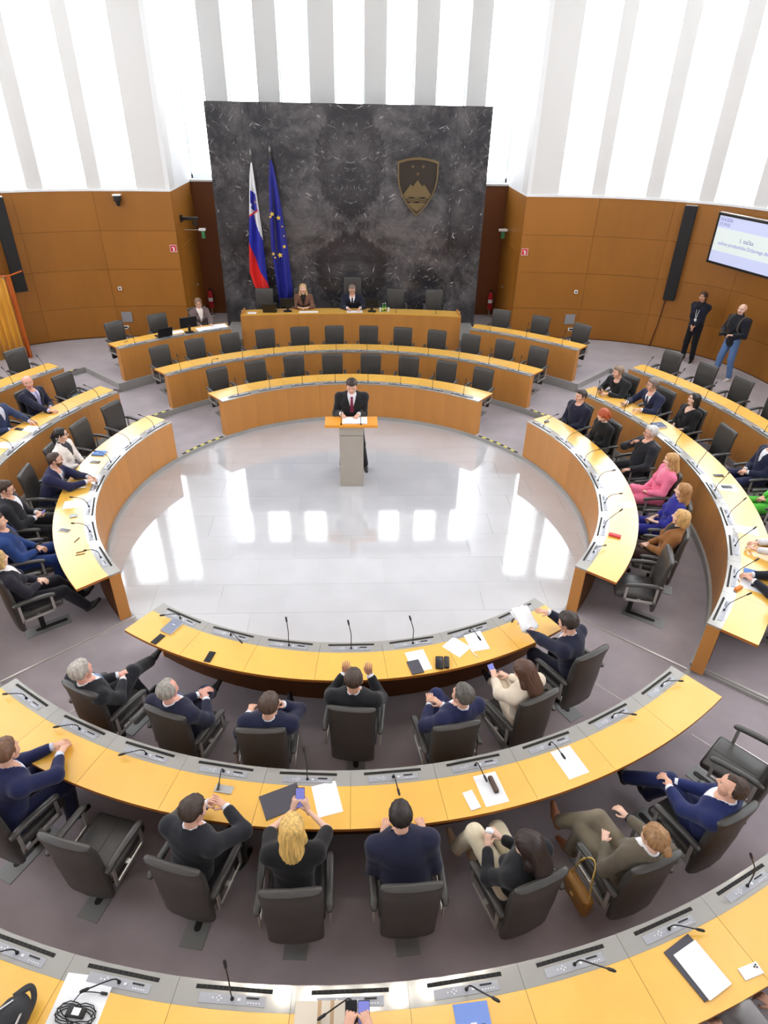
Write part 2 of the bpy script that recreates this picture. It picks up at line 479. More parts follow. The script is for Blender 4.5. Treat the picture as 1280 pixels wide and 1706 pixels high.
tag(MB().box(-RX, RX, RY1, RY1 + 0.4, 7.9, ZCEIL).build('wall_upper_back', WHITEWALL), 'white plaster band above the back windows', 'wall', kind='structure')
bays = [(-RX, -3.63), (-3.07, -2.30), (-1.76, -0.99), (-0.38, 0.36), (0.90, 1.63), (2.18, 2.96), (3.47, RX)]
for i, (a, b) in enumerate(bays):
    widx += 1
    w = tag(link('window_%d' % widx, None), 'tall bright window with white blind behind the marble wall', 'window', 'tall windows behind the marble wall', 'structure')
    MB().box(a, b, RY1 + 0.33, RY1 + 0.36, ZWOOD + 0.05, 7.9).build('window_blind', BLIND, w)
    fr = MB().box(a, a + 0.04, RY1 + 0.27, RY1 + 0.33, ZWOOD + 0.05, 7.9).box(b - 0.04, b, RY1 + 0.27, RY1 + 0.33, ZWOOD + 0.05, 7.9)
    fr.box(a, b, RY1 + 0.27, RY1 + 0.33, ZWOOD + 0.05, ZWOOD + 0.15)
    fr.build('window_frame', FRAMEM, w)
    if i + 1 < len(bays):
        tidx += 1
        tag(MB().box(b, bays[i + 1][0], RY1, RY1 + 0.4, ZWOOD + 0.05, 7.9).build('trim_%d' % tidx, FINM),
            'white pilaster between the back windows', 'pilaster', 'pilasters behind the marble wall', 'structure')
# wall behind the photographer
tag(MB().box(-8.2, 8.2, -10.7, -10.6, -0.05, ZCEIL).build('wall_front', WHITEWALL), 'plain wall behind the gallery', 'wall', kind='structure')

# ceiling with recessed downlights
ce = MB().box(-10.6, 10.6, -10.8, 11.2, ZCEIL, ZCEIL + 0.1).build('ceiling', CEILM)
tag(ce, 'white ceiling of the hall', 'ceiling', kind='structure')
lamp_ring = MB().arc([(0.11, -0.03), (0.15, -0.03), (0.15, 0.0), (0.11, 0.0)], 0, 360, 16, cap=False).mesh('lamp_ring', FRAMEM)
lamp_disc = MB().prism([(0.11 * cos(2 * pi * k / 16), 0.11 * sin(2 * pi * k / 16)) for k in range(16)], -0.02, -0.005).mesh('lamp_disc', LAMP)
for R, n in ((4.5, 60), (7.6, 28)):
    for k in range(n):
        a = 360.0 * (k + 0.5) / n
        if R < 3 or R * sin(radians(a)) > (-1.5 if R < 6 else 2.2): continue
        l = thing('ceiling_downlight', 'small round recessed downlight in the white ceiling', 'downlight', P(a, R, ZCEIL), 0, 'ceiling downlights')
        link('lamp_ring', lamp_ring, l); link('lamp_disc', lamp_disc, l)

# ------------------------------------------------------------------ floor
fl = MB().box(-11, 11, -11.5, 11.5, -0.12, -0.06).build('floor', GROUT)
tag(fl, 'floor of the hall with a pale stone pit and carpeted steps', 'floor', kind='structure')
MB().prism([(RK * cos(2 * pi * k / 96), RK * sin(2 * pi * k / 96)) for k in range(96)], -0.06, -0.006).build('stone_bed', GROUT, fl)
def clip_circle(poly, R, n=120):
    out = poly
    for k in range(n):
        a = 2 * pi * (k + 0.5) / n; nx, ny = cos(a), sin(a); d = R
        res = []
        for i in range(len(out)):
            p, q = out[i], out[(i + 1) % len(out)]
            dp, dq = p[0] * nx + p[1] * ny - d, q[0] * nx + q[1] * ny - d
            if dp <= 0: res.append(p)
            if dp * dq < 0:
                t = dp / (dp - dq); res.append((p[0] + (q[0] - p[0]) * t, p[1] + (q[1] - p[1]) * t))
        out = res
        if not out: return None
    return out
tw, th_ = 0.9, 0.6
for j in range(-7, 7):
    for i in range(-6, 6):
        ox = (0.45 if j % 2 else 0.0)
        g = 0.0012
        x0, x1, y0, y1 = i * tw + ox + g, (i + 1) * tw + ox - g, j * th_ + g, (j + 1) * th_ - g
        poly = clip_circle([(x0, y0), (x1, y0), (x1, y1), (x0, y1)], RK - 0.004)
        if poly and len(poly) > 2:
            MB().prism(poly, -0.012, 0.0).build('tile', TILE, fl)

def sector(prof_r0, prof_r1, z, a0, a1, name='carpet'):
    return MB().arc([(prof_r0, -0.06), (prof_r1, -0.06), (prof_r1, z), (prof_r0, z)], a0, a1, max(4, int(abs(a1 - a0) / 2.5))).build(name, CARPET, fl)
AN = -41.5   # step between the side and the near sectors
AF = 43.4    # step between the side and the far sectors, top level
for n, z in ((1, ZF['side', 1]), (2, ZF['side', 2])):
    ra, rb = ((RK, R2 - 0.02) if n == 1 else (R2 - 0.02, R3 - 0.02))
    sector(ra, rb, z, AN, 180 - AN)
    sector(ra, rb, ZF['near', n], 180 - AN, 360 + AN)
far_z, side_z, near_z = ZF['far', 3], ZF['side', 3], ZF['near', 3]
sector(R3 - 0.02, 11.6, far_z, AF, 180 - AF)
sector(R3 - 0.02, 11.6, near_z, 180 - AN, 360 + AN)
for mir in (0, 1):
    f = (lambda a: 180 - a) if mir else (lambda a: a)
    a0, a1 = sorted((f(AN), f(AF)))
    sector(8.62, 11.6, far_z, a0, a1)
    a0, a1 = sorted((f(AN), f(34.3)))
    sector(R3 - 0.02, 8.62, side_z, a0, a1)
    a0, a1 = sorted((f(34.3), f(AF)))
    sector(R3 - 0.02, 8.62, 0.25, a0, a1, 'carpet')
    # grey kerbs of the upper landing
    MB().arc([(R3 - 0.05, -0.05), (R3 - 0.018, -0.05), (R3 - 0.018, 0.372), (R3 - 0.05, 0.372)], *sorted((f(AF), f(66.5))), 10).build('step_kerb', KERB, fl)
    k = MB()
    pa, pb = P(f(AF), R3 - 0.03), P(f(AF), 8.64)
    t = (pb - pa).normalized(); nrm = Vector((t.y, -t.x, 0)) * (1 if not mir else -1)
    quad = [pa, pb, pb + nrm * 0.03, pa + nrm * 0.03]
    if mir: quad = quad[::-1]
    k.prism([(v.x, v.y) for v in quad], 0.2, 0.374)
    k.build('step_kerb', KERB, fl)
    MB().arc([(8.60, 0.2), (8.63, 0.2), (8.63, 0.372), (8.60, 0.372)], *sorted((f(AN), f(AF))), 40).build('step_kerb', KERB, fl)
# kerbs under the first and second ring
for r, z0, z1, name in ((RK, -0.06, 1, 1), (R2 - 0.02, 0.0, 2, 2)):
    for a0, a1, zone in ((AN, 180 - AN, 'side'), (180 - AN, 360 + AN, 'near')):
        z = ZF[zone, z1] + 0.002
        MB().arc([(r - 0.012, z0 if z1 == 1 else 0.0), (r + 0.03, z0 if z1 == 1 else 0.0), (r + 0.03, z), (r - 0.012, z)], a0, a1, 80).build('step_kerb', KERB, fl)
r = R3 - 0.02
MB().arc([(r - 0.012, 0.0), (r + 0.02, 0.0), (r + 0.02, near_z + 0.002), (r - 0.012, near_z + 0.002)], 180 - AN, 360 + AN, 60).build('step_kerb', KERB, fl)
# metal nosings along the steps between sectors and carpet strips
def bar2(name, p, q, w, z0, z1, m):
    t = (q - p).normalized(); n_ = Vector((-t.y, t.x, 0)) * w / 2
    MB().prism([((p + n_).x, (p + n_).y), ((p - n_).x, (p - n_).y), ((q - n_).x, (q - n_).y), ((q + n_).x, (q + n_).y)], z0, z1).build(name, m, fl)
for f in ((lambda a: a), (lambda a: 180 - a)):
    bar2('step_nosing', P(f(AN), RK), P(f(AN), R2 - 0.03), 0.022, 0.0, ZF['side', 1] + 0.006, NOSING)
    bar2('step_nosing', P(f(AN), R2), P(f(AN), R3 - 0.03), 0.026, 0.0, ZF['side', 2] + 0.006, NOSING)
    bar2('step_riser', P(f(AN - 0.25), R2), P(f(AN - 0.33), R3 - 0.03), 0.03, 0.0, ZF['side', 2] - 0.012, KERB)
    bar2('step_nosing', P(f(AN), R3), P(f(AN), 9.8), 0.026, 0.0, side_z + 0.006, NOSING)
    bar2('carpet_joint', P(f(-53.2), R1 + 0.5), P(f(-52.3), R2 - 0.03), 0.008, 0.0, ZF['near', 1] + 0.002, NOSING)
    bar2('carpet_joint', P(f(-51.5), R2 + 0.4), P(f(-51.0), R3 - 0.03), 0.010, 0.0, ZF['near', 2] + 0.002, NOSING)
# black and yellow warning tape on the step edges
def tape(r, z, a0, a1):
    n = max(3, int(abs(a1 - a0) * radians(1) * r / 0.085)); b = MB()
    for i in range(n):
        b.arc([(r, z), (r + 0.05, z), (r + 0.05, z + 0.003), (r, z + 0.003)], a0 + (a1 - a0) * i / n, a0 + (a1 - a0) * (i + 1) / n, 1, i % 2)
    b.build('hazard_tape', [TAPEK, TAPEY], fl)
for f in ((lambda a: a), (lambda a: 180 - a)):
    tape(RK + 0.005, ZF['side', 1] + 0.003, f(47.6), f(32.8))
    tape(R2 - 0.02, ZF['side', 2] + 0.003, f(45.0), f(35.5))
    tape(R3 - 0.03, 0.253, f(42.6), f(38.5))
    tape(8.58, 0.374, f(42.0), f(38.2))

# ------------------------------------------------------------------ desks
MIC_METAL = mat('mic_stem', (40, 40, 42), 0.4, metal=0.4)

def mic_mesh(kind):
    """gooseneck in console coordinates: x = outward from the hall centre, y = along the desk (counter-clockwise), z up"""
    b = MB()
    L = {'up': [(0, 0, 0), (0.004, 0, .09), (0.02, 0, .19), (0.055, 0, .275)],
         'lean': [(0, 0, 0), (0.02, 0, .10), (0.07, 0, .19), (0.15, 0, .27)],
         'leanl': [(0, 0, 0), (0.02, -.01, .10), (0.08, -.04, .18), (0.15, -.10, .24)],
         'leanr': [(0, 0, 0), (0.02, .01, .10), (0.08, .04, .18), (0.15, .10, .24)],
         'foldl': [(0, 0, 0), (0.004, -.01, .05), (0.03, -.05, .07), (0.08, -.15, .05)],
         'foldr': [(0, 0, 0), (0.004, .01, .05), (0.03, .05, .07), (0.08, .15, .05)],
         'down': [(0, 0, 0), (0.01, 0, .05), (0.05, .005, .07), (0.14, .02, .045)],
         'front': [(0, 0, 0), (0.0, .0, .10), (-0.01, 0, .2), (-0.05, -.02, .29)]}[kind]
    pts = cm_spline(L, 5)
    b.tube(pts, 0.0048, 6)
    d = (pts[-1] - pts[-2]).normalized(); e = pts[-1]
    h = MB().tube([e - d * 0.004, e + d * 0.012, e + d * 0.05, e + d * 0.062], [0.005, 0.0105, 0.0105, 0.005], 8)
    b.tube([(0, 0, -.001), (0, 0, .018)], [0.014, 0.009], 8)
    return b.mesh('gooseneck', MIC_METAL, True, 40), h.mesh('microphone_head', BLACK, True, 40)
MICS = {k: mic_mesh(k) for k in ('up', 'lean', 'leanl', 'leanr', 'foldl', 'foldr', 'down', 'front')}

def console_meshes(slot_len, big):
    """plate, slot and buttons of one delegate unit, same coordinates as the microphone"""
    half = slot_len / 2
    plate = MB().box(0.055, 0.112, -half * 0.86, half * 0.86, 0, 0.004).mesh('control_plate', PLATE)
    slot = MB().box(0.012, 0.036, -half, half, 0, 0.003)
    slot_me = slot.mesh('speaker_slot', SLOTM)
    grid = MB()
    n = 14
    for i in range(1, n):
        y = -half + slot_len * i / n
        grid.box(0.014, 0.030, y - 0.0009, y + 0.0009, 0.003, 0.0040)
    btn = MB()
    for i in range(5): btn.box(0.092, 0.100, 0.10 + i * 0.018, 0.110 + i * 0.018, 0.004, 0.007)
    for dy, dx in ((-.10, .082), (-.085, .094), (-.085, .070), (-.07, .082), (-.125, .082)): btn.box(dx - .005, dx + .005, dy - .005, dy + .005, 0.004, 0.007)
    btn.box(0.074, 0.090, 0.035, 0.055, 0.004, 0.007)
    card = MB().box(0.066, 0.074, 0.09, 0.17, 0.004, 0.010)
    return plate, slot_me, grid.mesh('slot_divider', mat('slot_divider_grey', (84, 82, 78), .6)), btn.mesh('button_row', WHITEBTN), card.mesh('card_reader', BLACK)
CONS = {1: console_meshes(0.50, 1), 2: console_meshes(0.50, 1), 3: console_meshes(0.50, 1)}

def desk(name, label, R, W, zone, ring, a0, a1, seats, mic='lean', mics=None, seam_half=True):
    """a0 < a1 degrees; seats: angles; each section is one thing"""
    zt, zf = ZT[zone, ring], ZF[zone, ring]
    d = thing(name, label, 'desk', (0, 0, 0), 0, 'curved desk rows')
    seats = sorted(seats)
    cuts = [a0] + [(p + q) / 2 for p, q in zip(seats[:-1], seats[1:])] + [a1]
    g = degrees(0.0012 / R)
    cache = {}
    for i, (c0, c1) in enumerate(zip(cuts[:-1], cuts[1:])):
        span = round(c1 - c0, 2); mid = (c0 + c1) / 2
        if span not in cache:
            h = span / 2 - g; n = max(3, int(span / 1.6))
            t = 0.034
            top = MB().arc([(R + STRIP_W + .001, zt - t), (R + W, zt - t), (R + W, zt), (R + STRIP_W + .001, zt)], -h, h, n)
            # under side and edges in a darker veneer
            top.m = [0] * len(top.f)
            k = 4
            for fi in range(len(top.f)):
                j = fi % k if fi < n * k else 9
                top.m[fi] = 0 if j == 2 else 1
            strip = MB().arc([(R - .004, zt - .022), (R + STRIP_W, zt - .022), (R + STRIP_W, zt), (R - .004, zt)], -h, h, n)
            fr = MB().arc([(R + .004, zf), (R + .03, zf), (R + .03, zt - .024), (R + .004, zt - .024)], -h, h, n)
            cache[span] = (top.mesh('tabletop', [WOODTOP, WOODEDGE]), strip.mesh('console_strip', STRIP), fr.mesh('front_panel', WOODFRONT))
        for nm, me in zip(('tabletop', 'console_strip', 'front_panel'), cache[span]):
            link(nm, me, d, None, radians(mid))
    # rear of the front box and the two end posts
    MB().arc([(R + .115, zf), (R + .14, zf), (R + .14, zt - .035), (R + .115, zt - .035)], a0 + .2, a1 - .2, max(6, int((a1 - a0) / 3))).build('modesty_panel', WOODINNER, d)
    e = degrees(0.022 / R)
    for x0, x1 in ((a0, a0 + e), (a1 - e, a1)):
        MB().arc([(R + .003, zf - .002), (R + STRIP_W - .002, zf - .002), (R + STRIP_W - .002, zt - .023), (R + .003, zt - .023)], x0, x1, 1).build('end_panel', WOODFRONT, d)
    for i, a in enumerate(seats):
        plate, slot, grid, btn, card = CONS[ring]
        c = link('control_plate', plate, d); c.location = P(a, R + 0.008, zt); c.rotation_euler = (0, 0, radians(a))
        link('speaker_slot', slot, c)
        if ring == 3: link('slot_divider', grid, c)['kind'] = 'stuff'
        link('button_row', btn, c)['kind'] = 'stuff'; link('card_reader', card, c)
        k = (mics or {}).get(i, mic)
        if k:
            me, hd = MICS[k]
            m = link('microphone', me, d); m.location = P(a, R + 0.088, zt + 0.003); m.rotation_euler = (0, 0, radians(a))
            link('microphone_head', hd, m)
    return d

SEATS = {
    'F1': [54.65 + 10.1 * i for i in range(8)],
    'R1': [25.5 - 10.0 * i for i in range(7)],
    'L1': [154.5 + 10.0 * i for i in range(7)],
    'N1': [-120 + 10.0 * i for i in range(7)],
    'F2': [49.7 + 7.33 * i for i in range(12)],
    'R2': [29.9 - 7.68 * i for i in range(10)],
    'L2': [150.1 + 7.68 * i for i in range(10)],
    'N2': [-124.5 + 7.66 * i for i in range(10)],
    'F3R': [62.4, 55.25, 48.1], 'F3L': [117.6, 124.75, 131.9],
    'R3': [31.6 - 6.08 * i for i in range(7)],
    'L3': [148.4 + 6.08 * i for i in range(6)],
    'N3': [-120 + 6.0 * i for i in range(11)],
}
desk('curved_desk', 'inner curved wooden desk at the far side behind the lectern, before the empty chairs', R1, W1, 'far', 1, 48.7, 131.3, SEATS['F1'], 'up')
desk('curved_desk', 'inner curved wooden desk at the right of the stone pit with red case on it', R1, W1, 'side', 1, -40.8, 30.6, SEATS['R1'], 'leanl', {0: 'foldr', 1: 'leanr'})
desk('curved_desk', 'inner curved wooden desk at the left of the stone pit with blue booklet', R1, W1, 'side', 1, 149.4, 220.8, SEATS['L1'], 'leanr')
desk('curved_desk', 'inner curved wooden desk at the near side of the stone pit', R1, W1, 'near', 1, -125.5, -54.5, SEATS['N1'], 'front', {0: 'foldl', 1: 'foldr', 5: 'down', 6: 'foldl'})
desk('curved_desk', 'second curved wooden desk at the far side below the presiding bench', R2, W2, 'far', 2, 46.1, 134.0, SEATS['F2'], 'up', {10: 'foldl'})
desk('curved_desk', 'second curved wooden desk at the right, people seated along its outer side', R2, W2, 'side', 2, -42.8, 34.0, SEATS['R2'], 'leanr')
desk('curved_desk', 'second curved wooden desk at the left, cut by the picture edge', R2, W2, 'side', 2, 146.0, 222.8, SEATS['L2'], 'leanr')
desk('curved_desk', 'second curved wooden desk at the near side with dark folder and papers', R2, W2, 'near', 2, -128.0, -52.0, SEATS['N2'], 'down', {0: 'foldl', 1: 'foldl', 2: 'foldl', 4: 'front', 6: 'down', 8: 'foldr', 9: 'foldr'})
desk('curved_desk', 'short outer curved desk at the far right with three empty chairs', R3, W3, 'far', 3, 44.7, 66.2, SEATS['F3R'], 'up')
desk('curved_desk', 'short outer curved desk at the far left with monitor and laptop', R3, W3, 'far', 3, 113.8, 135.3, SEATS['F3L'], None, {2: 'lean'})
desk('curved_desk', 'outer curved desk at the right below the wall screen', R3, W3, 'side', 3, -8.0, 34.2, SEATS['R3'], 'lean')
desk('curved_desk', 'outer curved desk at the left beside the golden curtain', R3, W3, 'side', 3, 145.8, 181.5, SEATS['L3'], 'lean')
desk('curved_desk', 'outermost curved desk along the bottom edge with backpack and cables', R3, W3 + .1, 'near', 3, -123.0, -57.0, SEATS['N3'], 'down',
     {2: 'foldl', 3: 'foldl', 4: 'front', 5: 'foldl', 6: 'leanr', 7: 'leanr', 8: 'foldr', 9: 'front'})

# ------------------------------------------------------------------ chairs
def chair_meshes(tall=0.0):
    """local: the sitter looks along +y, origin on the floor below the seat"""
    out = {}
    # backrest: an S-shaped upholstered slab, wider above the kink
    b = MB()
    H = 1.03 + tall
    zs = [0.225, 0.24, 0.46, 0.58, 0.68, 0.80, 0.90, H - 0.05, H - 0.013, H]
    yc = [-0.252, -0.254, -0.260, -0.268, -0.272, -0.280, -0.290, -0.300, -0.305, -0.307]
    hw = [0.205, 0.214, 0.217, 0.219, 0.223, 0.226, 0.229, 0.229, 0.226, 0.214]
    tk = [0.026, 0.034, 0.046, 0.048, 0.045, 0.042, 0.040, 0.038, 0.034, 0.014]
    ring = []
    n = 24
    V = []
    for z, y, w, t in zip(zs, yc, hw, tk):
        for k in range(n):
            a = 2 * pi * k / n
            c, s_ = cos(a), sin(a)
            sx = math.copysign(abs(c) ** 0.35, c) * w
            sy = math.copysign(abs(s_) ** 0.55, s_) * t
            sy += 0.03 * (sx / 0.23) ** 2 * (1 if z < 0.95 else 0.6)     # slightly dished towards the sitter
            V.append((sx, y + sy, z))
    F = []
    for i in range(len(zs) - 1):
        for k in range(n):
            a = i * n + k; c = i * n + (k + 1) % n
            F.append((a, c, c + n, a + n))
    F.append(tuple(reversed(range(n)))); o = (len(zs) - 1) * n; F.append(tuple(range(o, o + n)))
    b.add(V, F)
    out['backrest'] = b.mesh('backrest', LEATHER, True, 50)
    s_ = MB().rbox(-0.228, 0.228, -0.22, 0.27, 0.385, 0.475, 0.035, seg=3)
    out['seat'] = s_.mesh('seat', LEATHER, True, 50)
    out['seam'] = MB().box(-0.003, 0.003, -0.16, 0.24, 0.4745, 0.4765).mesh('seat_seam', BLACK)
    for nm, sg in (('armrest', 1), ('armrest', -1)):
        x = 0.266 * sg
        pts = [(x, -0.27, 0.66), (x, -0.18, 0.672), (x, -0.04, 0.665), (x, 0.12, 0.645), (x, 0.20, 0.628)]
        pad = MB()
        path = cm_spline(pts, 3)
        m_ = len(path); V = []
        for i, p in enumerate(path):
            sc = 0.55 if i in (0, m_ - 1) else 1.0
            for k in range(10):
                a = 2 * pi * k / 10
                cx, cz = cos(a), sin(a)
                V.append((p.x + math.copysign(abs(cx) ** .6, cx) * 0.030 * sc, p.y, p.z + math.copysign(abs(cz) ** .7, cz) * 0.021 * sc))
        F = []
        for i in range(m_ - 1):
            for k in range(10):
                a = i * 10 + k; c = i * 10 + (k + 1) % 10
                F.append((a, a + 10, c + 10, c))
        F.append(tuple(range(10))); o = (m_ - 1) * 10; F.append(tuple(reversed(range(o, o + 10))))
        pad.add(V, F)
        out['arm%d' % sg] = pad.mesh('armrest', LEATHER, True, 50)
        fr = MB()
        xa, xb = sorted((x - 0.005 * sg, x + 0.007 * sg))
        fr.box(xa, xb, 0.135, 0.165, 0.40, 0.64)                    # front post
        fr.box(xa, xb, -0.215, 0.165, 0.395, 0.425)                 # lower rail
        fr.box(xa, xb, -0.225, -0.195, 0.395, 0.66)                 # rear post
        fr.box(min(x, 0.2 * sg), max(x, 0.2 * sg), -0.05, -0.01, 0.398, 0.420)   # bracket under the seat
        out['frame%d' % sg] = fr.mesh('arm_frame', ALU)
    st = MB().cyl((0, 0, 0.0), (0, 0, 0.39), 0.032, n=12).cyl((0, 0, 0.30), (0, 0, 0.39), 0.05, 0.09, n=12)
    out['stem'] = st.mesh('stem', BLACK, True, 40)
    out['plate'] = MB().box(-0.095, 0.095, -0.42, 0.12, 0, 0.006).mesh('floor_plate', PLATEGREY)
    sl = MB()
    poly = [(0.028 * cos(t), -0.27 + 0.028 * sin(t)) for t in [pi + pi * k / 6 for k in range(7)]] + [(0.028 * cos(t), 0.06 + 0.028 * sin(t)) for t in [pi * k / 6 for k in range(7)]]
    sl.prism(poly, 0.0055, 0.0095)
    out['slot'] = sl.mesh('plate_slot', SLOTM)
    return out
CH = chair_meshes()
CHT = chair_meshes(0.28)

def chair(label, pos, face, plate_face=None, tall=False, dr=0.72, group=None, name='swivel_chair'):
    """face: world angle (degrees) the sitter looks at; plate_face: direction of the floor rail"""
    ch = CHT if tall else CH
    c = thing(name, label, 'chair', pos, radians(face - 90), group)
    for k in ('backrest', 'seat', 'stem'): link(k, ch[k], c)
    seat = [o for o in c.children if o.name.startswith('seat')][0]
    link('seat_seam', ch['seam'], seat)
    for sg in (1, -1):
        a = link('armrest', ch['arm%d' % sg], c); link('arm_frame', ch['frame%d' % sg], a)
    pf = face if plate_face is None else plate_face
    a_ = radians(pf - face); oy = dr - 0.75; p = link('floor_plate', ch['plate'], c, (-sin(a_) * oy, cos(a_) * oy, 0), a_); link('plate_slot', ch['slot'], p)
    return c

# ------------------------------------------------------------------ presiding bench
def bench():
    R, cy = 16.0, -8.62    # flat arc: front face at y = 7.38 in the middle
    half = degrees(math.asin(2.70 / R))
    zb, zt = 0.37, 1.235
    d = thing('presiding_bench', 'long raised wooden presiding bench in front of the dark marble wall', 'desk', (0, 0, 0))
    n = 8
    for i in range(n):
        a0 = 90 - half + 2 * half * i / n; a1 = 90 - half + 2 * half * (i + 1) / n
        g = 0.004
        MB().arc([(R, zb), (R + .03, zb), (R + .03, zt), (R, zt)], a0 + g, a1 - g, 3, cy=cy).build('front_panel', WOODFRONT, d)
    MB().arc([(R + .03, zt - .07), (R + .62, zt - .07), (R + .62, zt - .03), (R + .03, zt - .03)], 90 - half, 90 + half, 16, cy=cy).build('tabletop', WOODTOP, d)
    MB().arc([(R - .004, zt - .006), (R + .05, zt - .006), (R + .05, zt + .012), (R - .004, zt + .012)], 90 - half, 90 + half, 16, cy=cy).build('top_rail', WOODTOP, d)
    for sg in (1, -1):
        x = 2.70 * sg; y0 = cy + math.sqrt(R * R - 2.7 ** 2)
        MB().box(*sorted((x, x + 0.035 * sg)), y0 - 0.005, y0 + 0.62, zb, zt + 0.02).build('end_panel', WOODFRONT, d)
    return d
bench()
tag(MB().box(-3.3, 3.3, 7.42, 8.94, 0.30, 0.56).build('floor_platform', KERB), 'grey platform under the presiding bench', 'platform', kind='structure')
for i, (x, lab, tall) in enumerate([(-2.27, 'grey chair at the presiding bench in front of the flags', 0), (-1.28, 'grey chair behind the blonde woman at the presiding bench', 0), (0.03, 'tall black presiding chair at the middle of the bench', 1),
                                  (1.16, 'empty grey chair at the presiding bench under the coat of arms', 0), (2.18, 'empty grey chair at the end of the presiding bench by the fire extinguisher', 0)]):
    chair(lab, (x, 8.22 - 0.02 * x * x, 0.56), -90, tall=tall)

# ------------------------------------------------------------------ marble wall with flags and coat of arms
MX, MY, MZ0, MZ1 = 3.40, 8.95, 0.37, 5.685
mw = MB().box(-MX + .01, MX - .01, MY + 0.04, MY + 0.38, MZ0, MZ1 - .01).build('wall_marble', BLACK)
tag(mw, 'free-standing dark grey marble wall behind the presiding bench', 'marble wall', kind='structure')
nx, nz = 8, 4
for i in range(nx):
    for j in range(nz):
        x0 = -MX + 2 * MX * i / nx; x1 = -MX + 2 * MX * (i + 1) / nx
        z0 = MZ0 + (MZ1 - MZ0) * j / nz; z1 = MZ0 + (MZ1 - MZ0) * (j + 1) / nz
        g = 0.0015
        MB().box(x0 + g, x1 - g, MY, MY + 0.04, z0 + g, z1 - g).build('marble_slab', MARBLE, mw)
for sg in (1, -1):
    MB().box(*sorted((sg * MX, sg * (MX - .01))), MY + .041, MY + .38, MZ0, MZ1).build('marble_slab', MARBLE, mw)
MB().box(-MX, MX, MY + .041, MY + .38, MZ1 - .01, MZ1).build('marble_slab', MARBLE, mw)

# chairs on the rings: (section, seat index) -> optional overrides
EMPTY = {}
def seat_pos(sec, i, dr=0.72, da=0.0):
    R = {'1': R1, '2': R2, '3': R3}[sec[1]]
    zone = {'F': 'far', 'R': 'side', 'L': 'side', 'N': 'near'}[sec[0]]
    a = SEATS[sec][i] + da
    return P(a, R + dr, ZF[zone, int(sec[1])]), a

ORD = ['first', 'second', 'third', 'fourth', 'fifth', 'sixth', 'seventh', 'eighth', 'ninth', 'tenth', 'eleventh', 'twelfth']
# far rows: seat index counts from the right, so number them from the left
for i in range(8):
    p, a = seat_pos('F1', i)
    chair('empty dark leather chair at the far inner desk, %s from the left' % ORD[7 - i], p, a + 180, group='empty chairs of the far inner row')
for i in range(12):
    p, a = seat_pos('F2', i)
    chair('empty dark leather chair in the second far row below the bench, %s from the left' % ORD[11 - i], p, a + 180, group='empty chairs of the second far row')
for i, w in enumerate(('nearest the marble wall', 'in the middle', 'nearest the steps')):
    p, a = seat_pos('F3R', i)
    chair('empty dark chair at the short far right desk, %s' % w, p, a + 180 - (8 if i == 2 else 0), group='chairs of the far right desk')
for i, w in ((1, 'empty dark chair behind the laptop at the far left desk'), (2, 'empty dark chair at the outer end of the far left desk')):
    p, a = seat_pos('F3L', i)
    chair(w, p, a + 180 + (6 if i == 2 else 0), group='chairs of the far left desk')
p, a = seat_pos('F3L', 0, 0.80)
chair('dark chair under the clerk in a grey cardigan at the far left desk', p, a + 180, group='chairs of the far left desk')
for i in range(4):
    p, a = seat_pos('R3', i)
    chair('empty dark chair in the outer right row, %s from the steps' % ORD[i], p, a + 180, group='empty chairs of the outer right row')
for i in range(2):
    p, a = seat_pos('L3', i)
    chair('empty dark chair in the outer left row, %s' % ('beside the golden curtain' if i == 0 else 'at the picture edge'), p, a + 180, group='empty chairs of the outer left row')
CHAIRS = {}
def ring_chair(sec, i, label, dr=0.72, turn=0.0, da=0.0):
    p, a = seat_pos(sec, i, dr, da)
    c = chair(label, p, a + 180 + turn, a + 180, dr=dr, group='chairs of row ' + {'R1': 'one on the right', 'L1': 'one on the left', 'N1': 'one at the near side', 'R2': 'two on the right', 'L2': 'two on the left', 'N2': 'two at the near side', 'N3': 'three at the near side'}[sec])
    CHAIRS[sec, i] = c
    return c
ring_chair('L1', 0, 'empty dark chair in the inner left row, nearest the far steps', 0.74)
ring_chair('L1', 1, 'empty dark chair beside the woman in the white jacket', 0.74)
ring_chair('L1', 2, 'dark chair under the woman in the white jacket', 0.72)
ring_chair('L1', 3, 'dark chair pushed back behind the bearded man leaning on the left desk', 0.78)
ring_chair('L1', 4, 'dark chair under the man in black holding a phone at the left', 0.92)
ring_chair('L1', 5, 'dark chair under the person in the bright blue suit at the left', 0.88)
ring_chair('L1', 6, 'dark chair under the blonde woman in black trousers at the left', 0.95, 4)
ring_chair('R1', 0, 'dark chair under the man in navy at the far end of the inner right row', 0.74)
ring_chair('R1', 1, 'dark chair under the red-haired woman in black', 0.72)
ring_chair('R1', 2, 'dark chair under the white-haired man touching his chin', 0.96)
ring_chair('R1', 3, 'dark chair under the woman in the pink suit', 0.93, 0, -1.0)
ring_chair('R1', 4, 'dark chair under the woman in royal blue', 0.88, 0, -2.0)
ring_chair('R1', 5, 'dark chair under the blonde woman in the brown jacket', 0.82, 0, -1.0)
ring_chair('R1', 6, 'empty dark chair at the near end of the inner right row', 0.70, 18)
ring_chair('L2', 0, 'empty dark chair with a black bag on it in the second left row', 0.74)
ring_chair('L2', 1, 'dark chair under the bald man in the navy suit', 0.74)
ring_chair('L2', 2, 'dark chair under the person in blue at the left picture edge', 0.74)
ring_chair('R2', 0, 'dark chair under the man in black holding a camera in the second right row', 0.74)
ring_chair('R2', 1, 'dark chair behind the bearded man with the striped tie', 0.80)
ring_chair('R2', 2, 'dark chair under the dark-haired woman in the black top', 0.74)
ring_chair('R2', 3, 'empty dark chair in the second right row beside the woman in black', 0.72)
